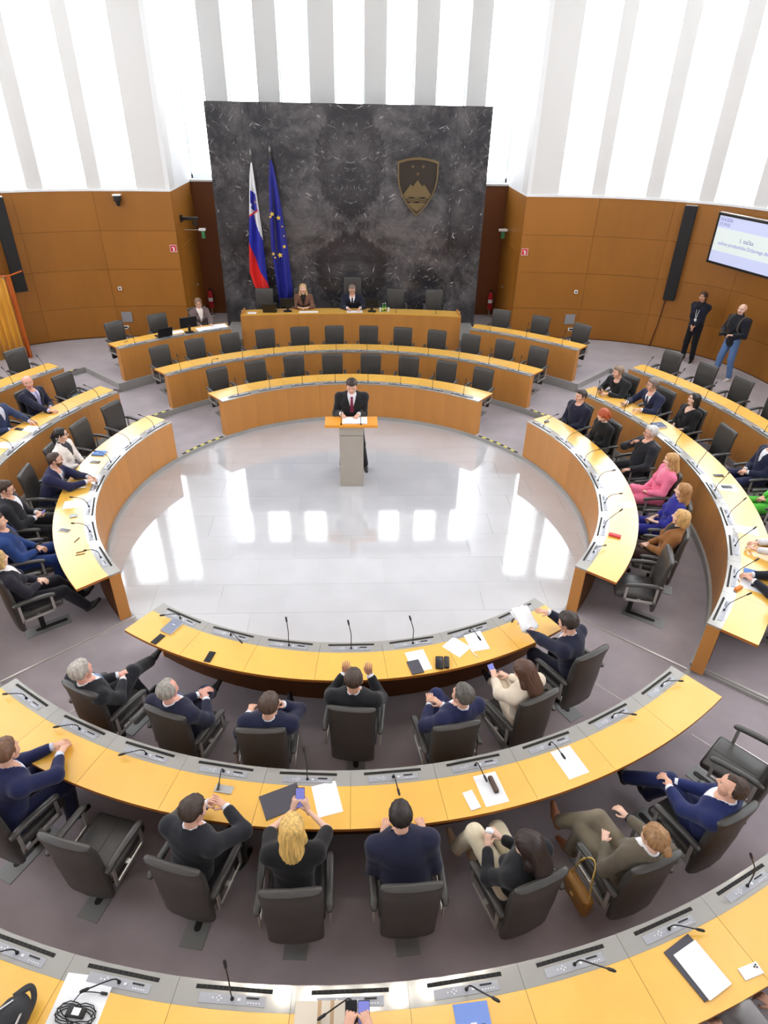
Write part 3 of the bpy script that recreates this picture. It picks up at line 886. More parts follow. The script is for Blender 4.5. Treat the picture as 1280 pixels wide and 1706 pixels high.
ring_chair('R2', 4, 'dark chair under the man in navy cut by the right edge', 1.04)
ring_chair('R2', 5, 'dark chair under the person in bright green', 0.96)

for i, (dr, tn, da, lab) in enumerate([
    (1.17, 2, .9, 'dark chair under the grey-haired man with crossed legs at the near left'),
    (1.10, -4, 1.2, 'dark chair under the grey-haired man with folded hands in the near inner row'),
    (1.10, 8, .7, 'dark chair under the man in navy holding his phone to his ear'),
    (0.82, -7, .5, 'dark chair under the man with both hands raised to his ears'),
    (1.12, -1, .6, 'dark chair under the man gesturing beside the woman in cream'),
    (1.05, 6, 0, 'dark chair under the woman in the cream jacket'),
    (0.83, -2, .2, 'dark chair behind the man reading papers in the near inner row')]):
    ring_chair('N1', i, lab, dr + .035, tn, da)
for i, (dr, tn, da, lab) in {
    1: (0.78, 0, 0, 'dark chair under the man in blue leaning on the desk at the near left'),
    2: (0.765, 2, .1, 'empty dark chair in the near second row beside the man in blue'),
    3: (0.745, -6, .4, 'dark chair under the man in black wearing a wristwatch'),
    4: (0.84, 5, 0, 'dark chair under the blonde woman photographing with a phone'),
    5: (0.83, -2, .1, 'dark chair under the short-haired man seen from behind in navy'),
    6: (0.95, 9, -.1, 'dark chair under the long-haired woman in cream trousers'),
    7: (1.08, -1, .1, 'dark chair under the woman in the olive suit'),
    8: (1.06, -3, -.2, 'dark chair under the man in the blue suit with white shirt at the near right'),
    9: (0.95, 6, 0, 'empty dark chair at the near right end of the second row')}.items():
    ring_chair('N2', i, lab, dr + .035, tn, da)

# ------------------------------------------------------------------ lectern in the pit
def lectern():
    d = thing('lectern', 'grey lectern with a wide orange wooden top standing in the stone pit', 'lectern', (0, 0.93, 0))
    w = 0.205
    MB().box(-w, w, 0, 0.30, 0.0, 0.985).build('column', PODM, d)
    MB().box(-w, w, 0, 0.30, 0.995, 1.145).build('column_cap', PODM, d)
    MB().box(-w + .01, w - .01, 0.01, 0.29, 0.98, 1.0).build('shadow_gap', BLACK, d)
    M = Matrix.Translation((0, 0.13, 1.18)) @ Matrix.Rotation(radians(-9), 4, 'X')
    M = Matrix.Translation((0, 0.13, 1.178))
    MB().rbox(-0.445, 0.445, -0.16, 0.20, -0.03, 0.02, 0.006, M=M).build('lectern_top', PODWOOD, d)
    for x, kind in ((-0.17, 0), (0.16, 1)):
        m = MB().cyl((x, -0.0, 1.197), (x, -0.0, 1.215), 0.016).tube(cm_spline([(x, 0, 1.21), (x, 0.015, 1.28), (x, 0.05, 1.34), (x + .01, 0.11, 1.385)], 4), 0.006, 6)
        m.tube([(x + .01, 0.11, 1.385), (x + .012, 0.15, 1.41)], [0.011, 0.011], 8)
        m.build('microphone', BLACK, d, True, 40)
    return d
lectern()
def paper(name, label, c, z, w, h, rot, m=None, t=0.002, cat='paper', group=None):
    o = MB().box(-w / 2, w / 2, -h / 2, h / 2, 0, t).build(name, m or PAPER, None, loc=(c[0], c[1], z), rotz=radians(rot))
    return tag(o, label, cat, group)
paper('open_folder', 'open white document folder lying on the lectern', (0.06, 1.08), 1.199, 0.42, 0.26, 0, t=0.012, cat='folder')

# ------------------------------------------------------------------ flags
def flag(name, label, x0, top, bot, left, right, zbase, colour, mats):
    """left(v), right(v): x of both edges; v = 0 top .. 1 bottom"""
    f = thing(name, label, 'flag', (x0, MY - 0.22, 0.56))
    MB().cyl((0, 0, 0.0), (0, 0, top - 0.56 + 0.16), 0.016, n=10).build('flagpole', mat('flagpole_wood', (70, 66, 60), 0.5), f, True, 40)
    MB().tube([(0, 0, top - .56 + .15), (0, 0, top - .56 + .18), (0, 0, top - .56 + .24), (0, 0, top - .56 + .30)], [0.012, 0.026, 0.02, 0.003], 8).build('finial', mat('finial_metal', (150, 148, 142), 0.35, metal=0.6), f, True)
    MB().cyl((0, 0, 0), (0, 0, 0.04), 0.16, 0.12, n=16).build('flag_base', BLACK, f)
    nu, nv = 26, 110
    V = []; F = []; mi = []
    for j in range(nv + 1):
        v = j / nv
        for i in range(nu + 1):
            u = i / nu
            xl, xr = left(v), right(v)
            x = xl + (xr - xl) * u
            zl = bot[0] + (bot[1] - bot[0]) * u
            z = top + (zl - top) * v
            y = -0.035 - 0.05 * min(1, v * 3) * sin(u * 3.2 * pi + v * 1.3) - 0.03 * sin(u * 7 + v * 4) * v
            V.append((x - x0, y, z - 0.56))
    for j in range(nv):
        for i in range(nu):
            a = j * (nu + 1) + i
            F.append((a, a + nu + 1, a + nu + 2, a + 1))
            mi.append(colour((i + .5) / nu, (j + .5) / nv))
    b = MB(); b.add(V, F); b.m = mi
    # back face so that the cloth has thickness
    cl = b.build('flag_cloth', mats, f, True)
    sd = cl.modifiers.new('thickness', 'SOLIDIFY'); sd.thickness = 0.006
    return f, V, nu
FW = mat('flag_white', (236, 236, 240), 0.7); FB = mat('flag_blue', (38, 44, 170), 0.65); FR = mat('flag_red', (226, 34, 30), 0.65); FE = mat('flag_eu_blue', (30, 34, 140), 0.6); FY = mat('flag_yellow', (238, 200, 66), 0.6)
def slo(u, v):
    if v < 0.44 + 0.11 * u:
        # shield on the white field
        if 0.215 < v + 0.03 * (1 - u) < 0.375 - 0.05 * u and u < 0.86:
            sv = (v - 0.22) / 0.14
            if u < 0.12 + 0.35 * max(0, sv - .35) + 0.12 * (int(v * 110) % 5 in (1, 2)) * (sv > .3): return 0
            for (a, b) in ((.62, .255), (.78, .27), (.60, .28)):
                if abs(u - a) < 0.05 and abs(v - b) < 0.005: return 3
            return 1
        if 0.365 - 0.05 * u < v < 0.380 - 0.05 * u and u < .9: return 2
        if v > 0.378 - .04 * u and u < 0.30 + 1.45 * (v - 0.33) * 2.2: return 1
        return 0
    if v < 0.565 + 0.33 * u: return 1
    return 2
# heights taken on the plane of the flags
flag('slovenian_flag', 'white blue and red flag hanging furled on a pole before the marble', -2.38, 4.45, (1.30, 1.26),
     lambda v: float(np.interp(v, [0, .08, .44, .56, .80, .9, 1], [-2.39, -2.44, -2.55, -2.59, -2.64, -2.56, -2.42])), lambda v: float(np.interp(v, [0, .25, .47, .75, 1], [-2.36, -2.30, -2.25, -2.225, -2.17])), 0, slo, [FW, FB, FR, FY])
ef, EV, enu = flag('european_flag', 'blue flag with golden stars hanging furled on a pole before the marble', -1.92, 4.52, (1.05, 1.22),
     lambda v: float(np.interp(v, [0, .13, .32, .57, .79, 1], [-1.93, -1.985, -2.02, -2.04, -1.975, -1.92])), lambda v: float(np.interp(v, [0, .03, .2, .4, .62, .93, 1], [-1.90, -1.86, -1.77, -1.70, -1.62, -1.56, -1.60])), 0, lambda u, v: 0, [FE])
def star_poly(r, r2, n=5, a0=90):
    return [((r if k % 2 == 0 else r2) * cos(radians(a0 + 180.0 * k / n)), (r if k % 2 == 0 else r2) * sin(radians(a0 + 180.0 * k / n))) for k in range(2 * n)]
for (px, pz, r) in ((-1.954, 3.335, .065), (-1.80, 3.25, .065), (-2.00, 3.27, .04), (-1.72, 3.05, .03), (-1.69, 2.83, .025), (-1.70, 2.575, .055), (-1.82, 2.37, .075), (-1.99, 2.40, .05), (-1.95, 2.31, .03)):
    M = Matrix.Translation((px + 1.92, -0.115, pz - 0.56)) @ Matrix.Rotation(radians(90), 4, 'X') @ Matrix.Rotation(radians(8), 4, 'Z')
    MB().prism(star_poly(r, r * .4), -0.004, 0.004, M=M).build('golden_star', FY, ef)

# ------------------------------------------------------------------ coat of arms on the marble
def crest():
    cx, cz = 1.665, 3.945
    d = thing('coat_of_arms', 'bronze coat of arms with mountain, waves and three stars on the marble', 'emblem', (cx, MY, cz))
    K = Matrix.Rotation(radians(90), 4, 'X')
    def shield(s):
        w, h = 0.51 * s, 0.66 * s
        top = [(w * (-1 + 2 * k / 10), h * (0.86 + 0.14 * (1 - (-1 + 2 * k / 10) ** 2))) for k in range(11)]
        rgt = [(w * (1 - 0.02 * t - 0.10 * t * t) if t < 1 else w * .9, 0) for t in (0,)]
        side = []
        for k in range(1, 13):
            t = k / 12.0
            y = h * (0.86 - 1.86 * t)
            x = w * (1 - 0.06 * t - 0.94 * max(0, (t - 0.25) / 0.75) ** 2.1)
            side.append((x, y))
        side[-1] = (0, -h)
        poly = top + side + [(-x, y) for x, y in reversed(side[:-1])]
        return poly[::-1]
    def part(name, poly, y0, y1, m): MB().prism(poly, y0, y1, M=K).build(name, m, d)
    outer, inner = shield(1.0), shield(0.92)
    part('shield_back', outer, 0.0, 0.03, BRONZEDARK)
    b = MB(); n = len(outer); V = [K @ Vector((x, y, z)) for (z, P_) in ((0.03, outer), (0.06, outer), (0.06, inner), (0.03, inner)) for x, y in P_]
    F = []
    for q in range(4):
        for i in range(n):
            a, c = q * n + i, q * n + (i + 1) % n; e = ((q + 1) % 4) * n
            F.append((a, c, e + (i + 1) % n, e + i))
    b.add(V, F).build('rim', BRONZE, d)
    mt = [(-.345, -.16), (-.30, -.24), (-.15, -.21), (0, -.235), (.15, -.21), (.30, -.24), (.345, -.16), (.17, .07), (.12, .02), (0, .17), (-.11, .02), (-.17, .07)]
    part('mountain', mt[::1], 0.03, 0.062, BRONZE)
    for z, w in ((-.262, .285), (-.305, .25)):
        lo = [(x, z - .013 + .014 * cos(x * 24)) for x in np.linspace(-w, w, 21)]; hi = [(x, z + .013 + .014 * cos(x * 24)) for x in np.linspace(-w, w, 21)]
        part('wave', lo + hi[::-1], 0.03, 0.06, BRONZE)
    part('shield_point', [(-.225, -.36), (-.1, -.345), (0, -.365), (.1, -.345), (.225, -.36), (.12, -.47), (0, -.555), (-.12, -.47)][::-1], 0.03, 0.055, BRONZE)
    for x, z in ((-.13, .46), (.13, .46), (0, .30)):
        MB().prism([(x + a, z + c) for a, c in star_poly(.045, .022, 6)], 0.03, 0.045, M=K).build('star', BRONZE, d)
crest()

# ------------------------------------------------------------------ wall fittings
def wallbox(name, label, cat, x, z, w, h, m, y=8.178, depth=0.02, parts=(), group=None):
    o = MB().box(x - w / 2, x + w / 2, y - depth, y, z - h / 2, z + h / 2).build(name, m)
    tag(o, label, cat, group)
    for nm, px, pz, pw, ph, pm in parts:
        MB().box(x + px - pw / 2, x + px + pw / 2, y - depth - 0.004, y - depth, z + pz - ph / 2, z + pz + ph / 2).build(nm, pm, o)
    return o
GREYV = mat('vent_grey', (150, 150, 152), 0.5)
for sg, side in ((-1, 'left'), (1, 'right')):
    o = wallbox('fire_sign', 'small red fire extinguisher sign on the %s wooden wall' % side, 'sign', 4.40 * sg, 2.58, 0.16, 0.17, RED, y=8.238,
                parts=[('white_border', 0, .078, .15, .008, WHITE), ('white_border', 0, -.078, .15, .008, WHITE), ('white_border', .074, 0, .008, .16, WHITE), ('white_border', -.074, 0, .008, .16, WHITE),
                       ('pictogram', .01, -.015, .035, .085, WHITE), ('pictogram', -.015, .03, .035, .02, WHITE)])
    wallbox('wall_socket', 'small square wall socket with dark centre on the %s wooden wall' % side, 'socket', 5.88 * sg, 1.62, 0.085, 0.085, WHITE, parts=[('socket_hole', 0, 0, .04, .04, BLACK)])
    wallbox('wall_vent', 'grey square service panel low on the %s wooden wall' % side, 'wall panel', 5.84 * sg, 0.90, 0.26, 0.26, GREYV)
    wallbox('wall_outlet', 'low double power outlet below the grey panel on the %s wall' % side, 'socket', 5.92 * sg, 0.63, 0.15, 0.085, WHITE, parts=[('socket_hole', 0, 0, .10, .045, BLACK)])
def ptz(label, p, face, white=True):
    c = thing('ceiling_camera' if False else 'wall_camera', label, 'camera', p, radians(face))
    MB().box(-.09, .09, -.02, .14, 0.02, 0.05).build('mount_plate', WHITE if white else BLACK, c)
    MB().rbox(-.075, .075, -.02, .12, -.10, 0.02, .02).build('camera_body', BLACK, c)
    MB().cyl((0, 0.05, -.10), (0, 0.05, -.19), 0.055, 0.045, n=14).build('camera_head', BLACK, c, True, 40)
    MB().cyl((0, 0.06, -.19), (0, 0.06, -.205), 0.03, n=12).build('lens', SCREENOFF, c)
ptz('black domed wall camera under the sill of the left wooden wall', (-5.52, 8.10, 3.74), 0)
o = thing('wall_camera', 'black camera on a horizontal bracket in the left recess corner', 'camera', (-4.26, 8.85, 3.16))
MB().box(0, 0.03, -.07, .07, -.06, .10).build('mount_plate', BLACK, o)
MB().box(0.03, 0.42, -.04, .04, -.02, .05).build('bracket_arm', BLACK, o)
MB().ball((0.33, -.04, -.10), 0.055).build('camera_head', BLACK, o, True)
o = tag(link('exit_light', None, None, (-3.78, 8.95, 2.86)), 'white emergency exit lamp with green sign below the left bracket', 'exit lamp')
EXITG = mat('exit_green', (70, 140, 90), 0.5)
MB().box(-.09, .07, -.05, .05, .02, .07).build('lamp_housing', WHITE, o)
MB().box(-.03, .04, -.045, .045, -.16, .02).build('exit_sign', EXITG, o)
MB().box(-.46, -.06, -.012, .012, .03, .042).build('lamp_bracket', ALU, o)
o = tag(link('exit_light', None, None, (4.12, 9.75, 2.80)), 'white emergency exit lamp with green sign in the right recess', 'exit lamp')
MB().box(-.11, .11, -.06, .06, .02, .07).build('lamp_housing', WHITE, o)
MB().box(-.04, .05, -.05, .05, -.16, .02).build('exit_sign', EXITG, o)
MB().box(.05, .15, -.02, .02, .03, .05).build('lamp_bracket', ALU, o)
for sg, side in ((-1, 'left'), (1, 'right')):
    e = thing('fire_extinguisher', 'red fire extinguisher on a stand in the %s recess' % side, 'extinguisher', (4.06 * sg, 10.2, 0.37))
    MB().cyl((0, 0, 0), (0, 0, .02), .11, .09, n=14).build('stand_base', ALU, e)
    MB().cyl((0, 0, .02), (0, 0, .25), .014, n=8).build('stand_pole', ALU, e)
    MB().tube([(0, 0, .22), (0, 0, .24), (0, 0, .62), (0, 0, .70), (0, 0, .73)], [.05, .068, .068, .05, .02], 14).build('cylinder_body', RED, e, True, 50)
    MB().arc([(.0685, .42), (.0695, .42), (.0695, .52), (.0685, .52)], 200, 340, 10).build('paper_label', WHITE, e)
    MB().box(-.02, .02, -.06, .03, .73, .78).build('valve', BLACK, e)
    MB().tube(cm_spline([(0, -.03, .75), (.10, -.04, .70), (.11, -.05, .5), (.09, -.06, .34)], 4), .012, 6).build('hose', BLACK, e)
# loudspeaker columns
SPK = mat('speaker_black', (24, 27, 34), 0.6)
def column(label, p, face, z0, z1):
    c = thing('column_loudspeaker', label, 'loudspeaker', (p[0], p[1], z0), radians(face))
    MB().rbox(-.14, .14, 0, .16, 0, z1 - z0, .015).build('speaker_cabinet', SPK, c)
    MB().box(-.12, .12, .16, .168, .03, z1 - z0 - .03).build('grille_cloth', BLACK, c)
    MB().box(-.13, .13, .0, .15, z1 - z0, z1 - z0 + .012).build('end_cap', ALU, c)
column('tall black column loudspeaker high on the right wooden wall', (8.09, 7.50), 150, 1.62, 3.80)
column('tall black column loudspeaker above the golden curtain on the left wall', (-7.95, 7.35), -150, 1.75, 3.80)
# hanging cable below the right loudspeaker
tag(MB().tube([(8.0, 7.50, 1.62), (7.96, 7.50, 1.0), (7.9, 7.56, 0.36)], 0.012, 6).build('loudspeaker_cable', mat('cable_brown', (70, 34, 16), .6)), 'thin dark cable running down the wall below the right loudspeaker', 'cable')

# golden curtain booth at the left edge
def curtain():
    d = thing('curtain_booth', 'golden pleated curtain booth standing at the left edge', 'curtain', (-7.75, 6.5, 0.33))
    GOLD = mat('curtain_gold', (226, 160, 40), 0.5, noise=(6, .06, (1, 1, .2)), sheen=.3)
    ORANGE = mat('curtain_orange', (196, 96, 20), 0.55)
    def cloth(name, a, b, m, folds, amp):
        n = folds * 8; V = []; F = []
        a, b = Vector(a), Vector(b); t = (b - a); nn = Vector((-t.y, t.x)).normalized()
        for j, z in enumerate((0.02, 0.7, 1.4, 1.93)):
            for i in range(n + 1):
                s_ = i / n
                p = a + t * s_ + nn * (amp * (0.75 + .25 * (j < 2)) * sin(2 * pi * folds * s_))
                V.append((p.x, p.y, z))
        for j in range(3):
            for i in range(n):
                k = j * (n + 1) + i; F.append((k, k + 1, k + n + 2, k + n + 1))
        o = MB().add(V, F).build(name, m, d, True)
        o.modifiers.new('t', 'SOLIDIFY').thickness = 0.008
    cloth('curtain_panel', (-1.25, -0.30), (-0.08, 0.0), GOLD, 9, 0.035)
    cloth('side_curtain', (-0.05, 0.0), (0.0, 0.12), ORANGE, 1, 0.015)
    fr = MB().cyl((0.02, 0, 0), (0.02, 0, 1.97), .018).cyl((-1.3, -.32, 0), (-1.3, -.32, 1.97), .018).tube([(-1.3, -.32, 1.95), (0.02, 0, 1.95), (0.1, .5, 1.95)], .018)
    fr.build('booth_frame', ORANGE, d)
    hk = MB()
    for k in range(10): hk.box(-1.15 + k * .12 - .012, -1.15 + k * .12 + .012, -.32 + k * .03 - .02, -.32 + k * .03 + .0, 1.90, 1.96)
    hk.build('curtain_hook', ALU, d)
curtain()

# wall screen at the right
def screen():
    d = thing('wall_screen', 'large flat wall screen showing date, time and agenda text', 'screen', (8.50, 6.87, 2.66), atan2(-0.954, 0.30))
    W, H = 1.95, 1.08
    MB().box(0, W, -.04, .04, 0, H).build('screen_housing', BLACK, d)
    f = MB().box(0, .045, -.055, -.04, 0, H).box(W - .045, W, -.055, -.04, 0, H).box(0, W, -.055, -.04, 0, .05).box(0, W, -.055, -.04, H - .05, H)
    f.build('bezel', BLACK, d)
    MB().box(0, W, -.05, .03, H, H + .018).build('top_edge', ALU, d)
    scr = MB()
    n = 20
    V = []; F = []; mi = []
    z0, z1 = .05, H - .05
    lv = [(z0, 0), (z0 + .24, 1), (z1 - .25, 0), (z1, None)]
    for (a, m), (b, _) in zip(lv[:-1], lv[1:]): scr.add([(.045, -.042, a), (W - .045, -.042, a), (W - .045, -.042, b), (.045, -.042, b)], [(0, 1, 2, 3)], m)
    S1 = mat('screen_lilac', (150, 154, 176), .3, emit=.62, emit_rgb=(206, 214, 250)); S2 = mat('screen_pale', (162, 168, 165), .3, emit=.66, emit_rgb=(226, 236, 236))
    scr.build('display', [S1, S2], d)
    INK = mat('screen_ink', (90, 86, 170), .5, emit=.08, emit_rgb=(120, 116, 190)); INK2 = mat('screen_ink_faint', (130, 126, 206), .5, emit=.2, emit_rgb=(150, 146, 216))
    def txt(name, body, x, z, size, m, al='LEFT'):
        cu = bpy.data.curves.new(name, 'FONT'); cu.body = body; cu.size = size; cu.align_x = al; cu.extrude = 0.0005
        tmp = bpy.data.objects.new('tmp', cu); COL.objects.link(tmp); bpy.context.view_layer.update()
        me = bpy.data.meshes.new_from_object(tmp.evaluated_get(bpy.context.evaluated_depsgraph_get()))
        bpy.data.objects.remove(tmp); me.materials.clear(); me.materials.append(m)
        o = link(name, me, d); o['kind'] = 'stuff'; o.location = (x, -.0435, z); o.rotation_euler = (radians(90), 0, 0)
    txt('date_text', '10.4.2026', .075, H - .155, .095, INK)
    txt('time_text', '17:19:55', .075, H - .255, .095, INK)
    txt('agenda_number_text', '1. točka', W / 2, .56, .12, INK, 'CENTER')
    txt('agenda_title_text', 'volitve predsednika Državnega zbora', W / 2, .43, .105, INK2, 'CENTER')
    MB().box(W / 2 - .3, W / 2 + .3, .04, .22, H / 2 - .1, H / 2 + .1).build('wall_bracket', BLACK, d)
screen()

# ------------------------------------------------------------------ people: smooth implicit bodies
def smin(a, b, k):
    h = np.clip(0.5 + 0.5 * (b - a) / k, 0, 1)
    return b + (a - b) * h - k * h * (1 - h)

class Field:
    """union of tapered capsules; each may be flattened along one axis (dir, ratio > 1 = thinner)"""
    def __init__(s, k=0.03): s.p = []; s.k = k
    def cap(s, a, b, ra, rb, flat=None, ratio=1.0, k=None, w=None):
        s.p.append((np.array(a, np.float32), np.array(b, np.float32), ra, rb, None if flat is None else np.array(flat, np.float32), ratio, s.k if k is None else k)); return s
    def bounds(s, pad):
        lo = np.min([np.minimum(q[0], q[1]) - max(q[2], q[3]) for q in s.p], 0) - pad
        hi = np.max([np.maximum(q[0], q[1]) + max(q[2], q[3]) for q in s.p], 0) + pad
        return lo, hi
    def __call__(s, X, off=0.0):
        d = None
        for a, b, ra, rb, fl, ra_, k in s.p:
            if fl is None:
                Q = X - a; B = b - a
                t = np.clip(Q @ B / max(1e-9, float(B @ B)), 0, 1)
                e = np.linalg.norm(Q - t[:, None] * B, axis=1) - (ra + (rb - ra) * t)
            else:
                Q = X - a; B = b - a
                t = np.clip(Q @ B / max(1e-9, float(B @ B)), 0, 1)
                D = Q - t[:, None] * B
                c = D @ fl
                D = D + (c * (ra_ - 1))[:, None] * fl
                r = ra + (rb - ra) * t
                L = np.linalg.norm(D, axis=1)
                # divide by the gradient so that offsets stay true
                gr = np.sqrt(np.maximum(1e-9, 1 + (ra_ * ra_ - 1) * (c * ra_) ** 2 / np.maximum(L * L, 1e-9)))
                e = (L - r) / gr
            d = e if d is None else smin(d, e, k)
        return d - off

def surface_net(fn, lo, hi, h):
    lo = np.array(lo, np.float32); n = np.ceil((np.array(hi) - lo) / h).astype(int) + 1
    ax = [lo[i] + h * np.arange(n[i], dtype=np.float32) for i in range(3)]
    G = np.stack(np.meshgrid(*ax, indexing='ij'), -1).reshape(-1, 3)
    v = fn(G).reshape(n)
    ins = v < 0
    c = n - 1
    acc = np.zeros((*c, 3), np.float32); cnt = np.zeros(c, np.float32)
    quads = []
    idx_e = []
    for A in range(3):
        sl0 = [slice(None)] * 3; sl1 = [slice(None)] * 3
        sl0[A] = slice(0, -1); sl1[A] = slice(1, None)
        a, b = v[tuple(sl0)], v[tuple(sl1)]
        I = np.argwhere((a < 0) != (b < 0))
        if not len(I): continue
        av = a[I[:, 0], I[:, 1], I[:, 2]]; bv = b[I[:, 0], I[:, 1], I[:, 2]]
        t = av / (av - bv)
        pos = lo + h * I.astype(np.float32); pos[:, A] += h * t
        B, C = (A + 1) % 3, (A + 2) % 3
        cells = []
        for db, dc in ((0, 0), (-1, 0), (-1, -1), (0, -1)):
            J = I.copy(); J[:, B] += db; J[:, C] += dc; cells.append(J)
        ok = np.ones(len(I), bool)
        for J in cells:
            ok &= ((J >= 0) & (J < c)).all(1)
        for J in cells:
            m = ((J >= 0) & (J < c)).all(1)
            np.add.at(acc, tuple(J[m].T), pos[m]); np.add.at(cnt, tuple(J[m].T), 1)
        q = np.stack([np.ravel_multi_index(J[ok].T, c) for J in cells], 1)
        flip = av[ok] >= 0
        q[flip] = q[flip][:, ::-1]
        quads.append(q)
    if not quads: return np.zeros((0, 3)), np.zeros((0, 4), int)
    Q = np.concatenate(quads)
    used = np.unique(Q); remap = np.full(int(np.prod(c)), -1); remap[used] = np.arange(len(used))
    V = (acc.reshape(-1, 3)[used] / cnt.reshape(-1)[used][:, None])
    return V, remap[Q]

def mesh_np(name, V, Q, mats, mi=None):
    me = bpy.data.meshes.new(name)
    V = np.asarray(V, np.float32)
    me.vertices.add(len(V)); me.vertices.foreach_set('co', V.ravel())
    F = [tuple(int(i) for i in q) for q in Q] if not isinstance(Q, np.ndarray) else None
    if F is None:
        nq = len(Q)
        me.loops.add(nq * 4); me.loops.foreach_set('vertex_index', Q.astype(np.int32).ravel())
        me.polygons.add(nq); me.polygons.foreach_set('loop_start', np.arange(0, nq * 4, 4, dtype=np.int32))
    for m in (mats if hasattr(mats, '__len__') else [mats]): me.materials.append(m)
    if mi is not None: me.polygons.foreach_set('material_index', np.asarray(mi, np.int32))
    me.polygons.foreach_set('use_smooth', np.ones(len(me.polygons), bool))
    me.update(calc_edges=True); me.validate()
    return me

# ---- head template: origin at the middle of the head, face along +y, top +z; a head is 0.225 high
def head_template():
    def fn(X):
        x, y, z = X[:, 0], X[:, 1], X[:, 2]
        F = Field(0.02)
        F.cap((0, -.022, .028), (0, .010, .032), .082, .074)                      # skull
        F.cap((0, .030, -.03), (0, .036, -.062), .056, .040, k=.03)               # face and jaw
        F.cap((-.026, .040, -.075), (.026, .040, -.075), .028, .028, k=.02)        # chin
        F.cap((-.030, .062, .030), (.030, .062, .030), .016, .016, k=.02)          # brow
        F.cap((0, .080, .016), (0, .099, -.014), .009, .0145, k=.010)              # nose
        F.cap((-.012, .088, -.017), (.012, .088, -.017), .009, .009, k=.01)        # nostrils
        F.cap((-.016, .078, -.046), (.016, .078, -.046), .0075, .0075, k=.008)     # lips
        F.cap((-.014, .076, -.055), (.014, .076, -.055), .0075, .0075, k=.008)
        for s in (-1, 1):
            F.cap((s * .048, .045, -.014), (s * .040, .052, -.02), .026, .024, k=.03)      # cheeks
            F.cap((s * .080, -.006, .020), (s * .078, -.012, -.018), .013, .010, flat=(1, 0, 0), ratio=1.7, k=.008)   # ears
        d = F(X)
        for s in (-1, 1):
            e = np.linalg.norm(X - np.array((s * .031, .083, .012), np.float32), axis=1) - .015
            d = -smin(-d, e, .012)
        return d
    V, Q = surface_net(fn, (-.11, -.13, -.125), (.11, .13, .125), .0075)
    c = V[Q].mean(1)
    mi = np.zeros(len(Q), int)
    lips = (np.abs(c[:, 0]) < .022) & (c[:, 1] > .070) & (c[:, 2] < -.041) & (c[:, 2] > -.061)
    brow = (np.abs(c[:, 0]) > .012) & (np.abs(c[:, 0]) < .047) & (c[:, 1] > .055) & (c[:, 2] > .026) & (c[:, 2] < .036)
    beard = (c[:, 1] > .0) & (c[:, 2] < -.022) & (c[:, 2] > -.13) & ~lips & ~((c[:, 2] > -.042) & (np.abs(c[:, 0]) < .014) & (c[:, 1] > .08)) & ((np.abs(c[:, 0]) > .03) | (c[:, 2] < -.03))
    mi[lips] = 1; mi[brow] = 2
    eyes = []
    for s in (-1, 1):
        b = MB().ball((s * .031, .066, .010), .0125, 8); eyes.append((np.array([tuple(v) for v in b.v]), b.f, 3))
        b = MB().ball((s * .031, .0755, .010), .0055, 6); eyes.append((np.array([tuple(v) for v in b.v]), b.f, 4))
    return V, Q, mi, beard, eyes
HEAD = head_template()

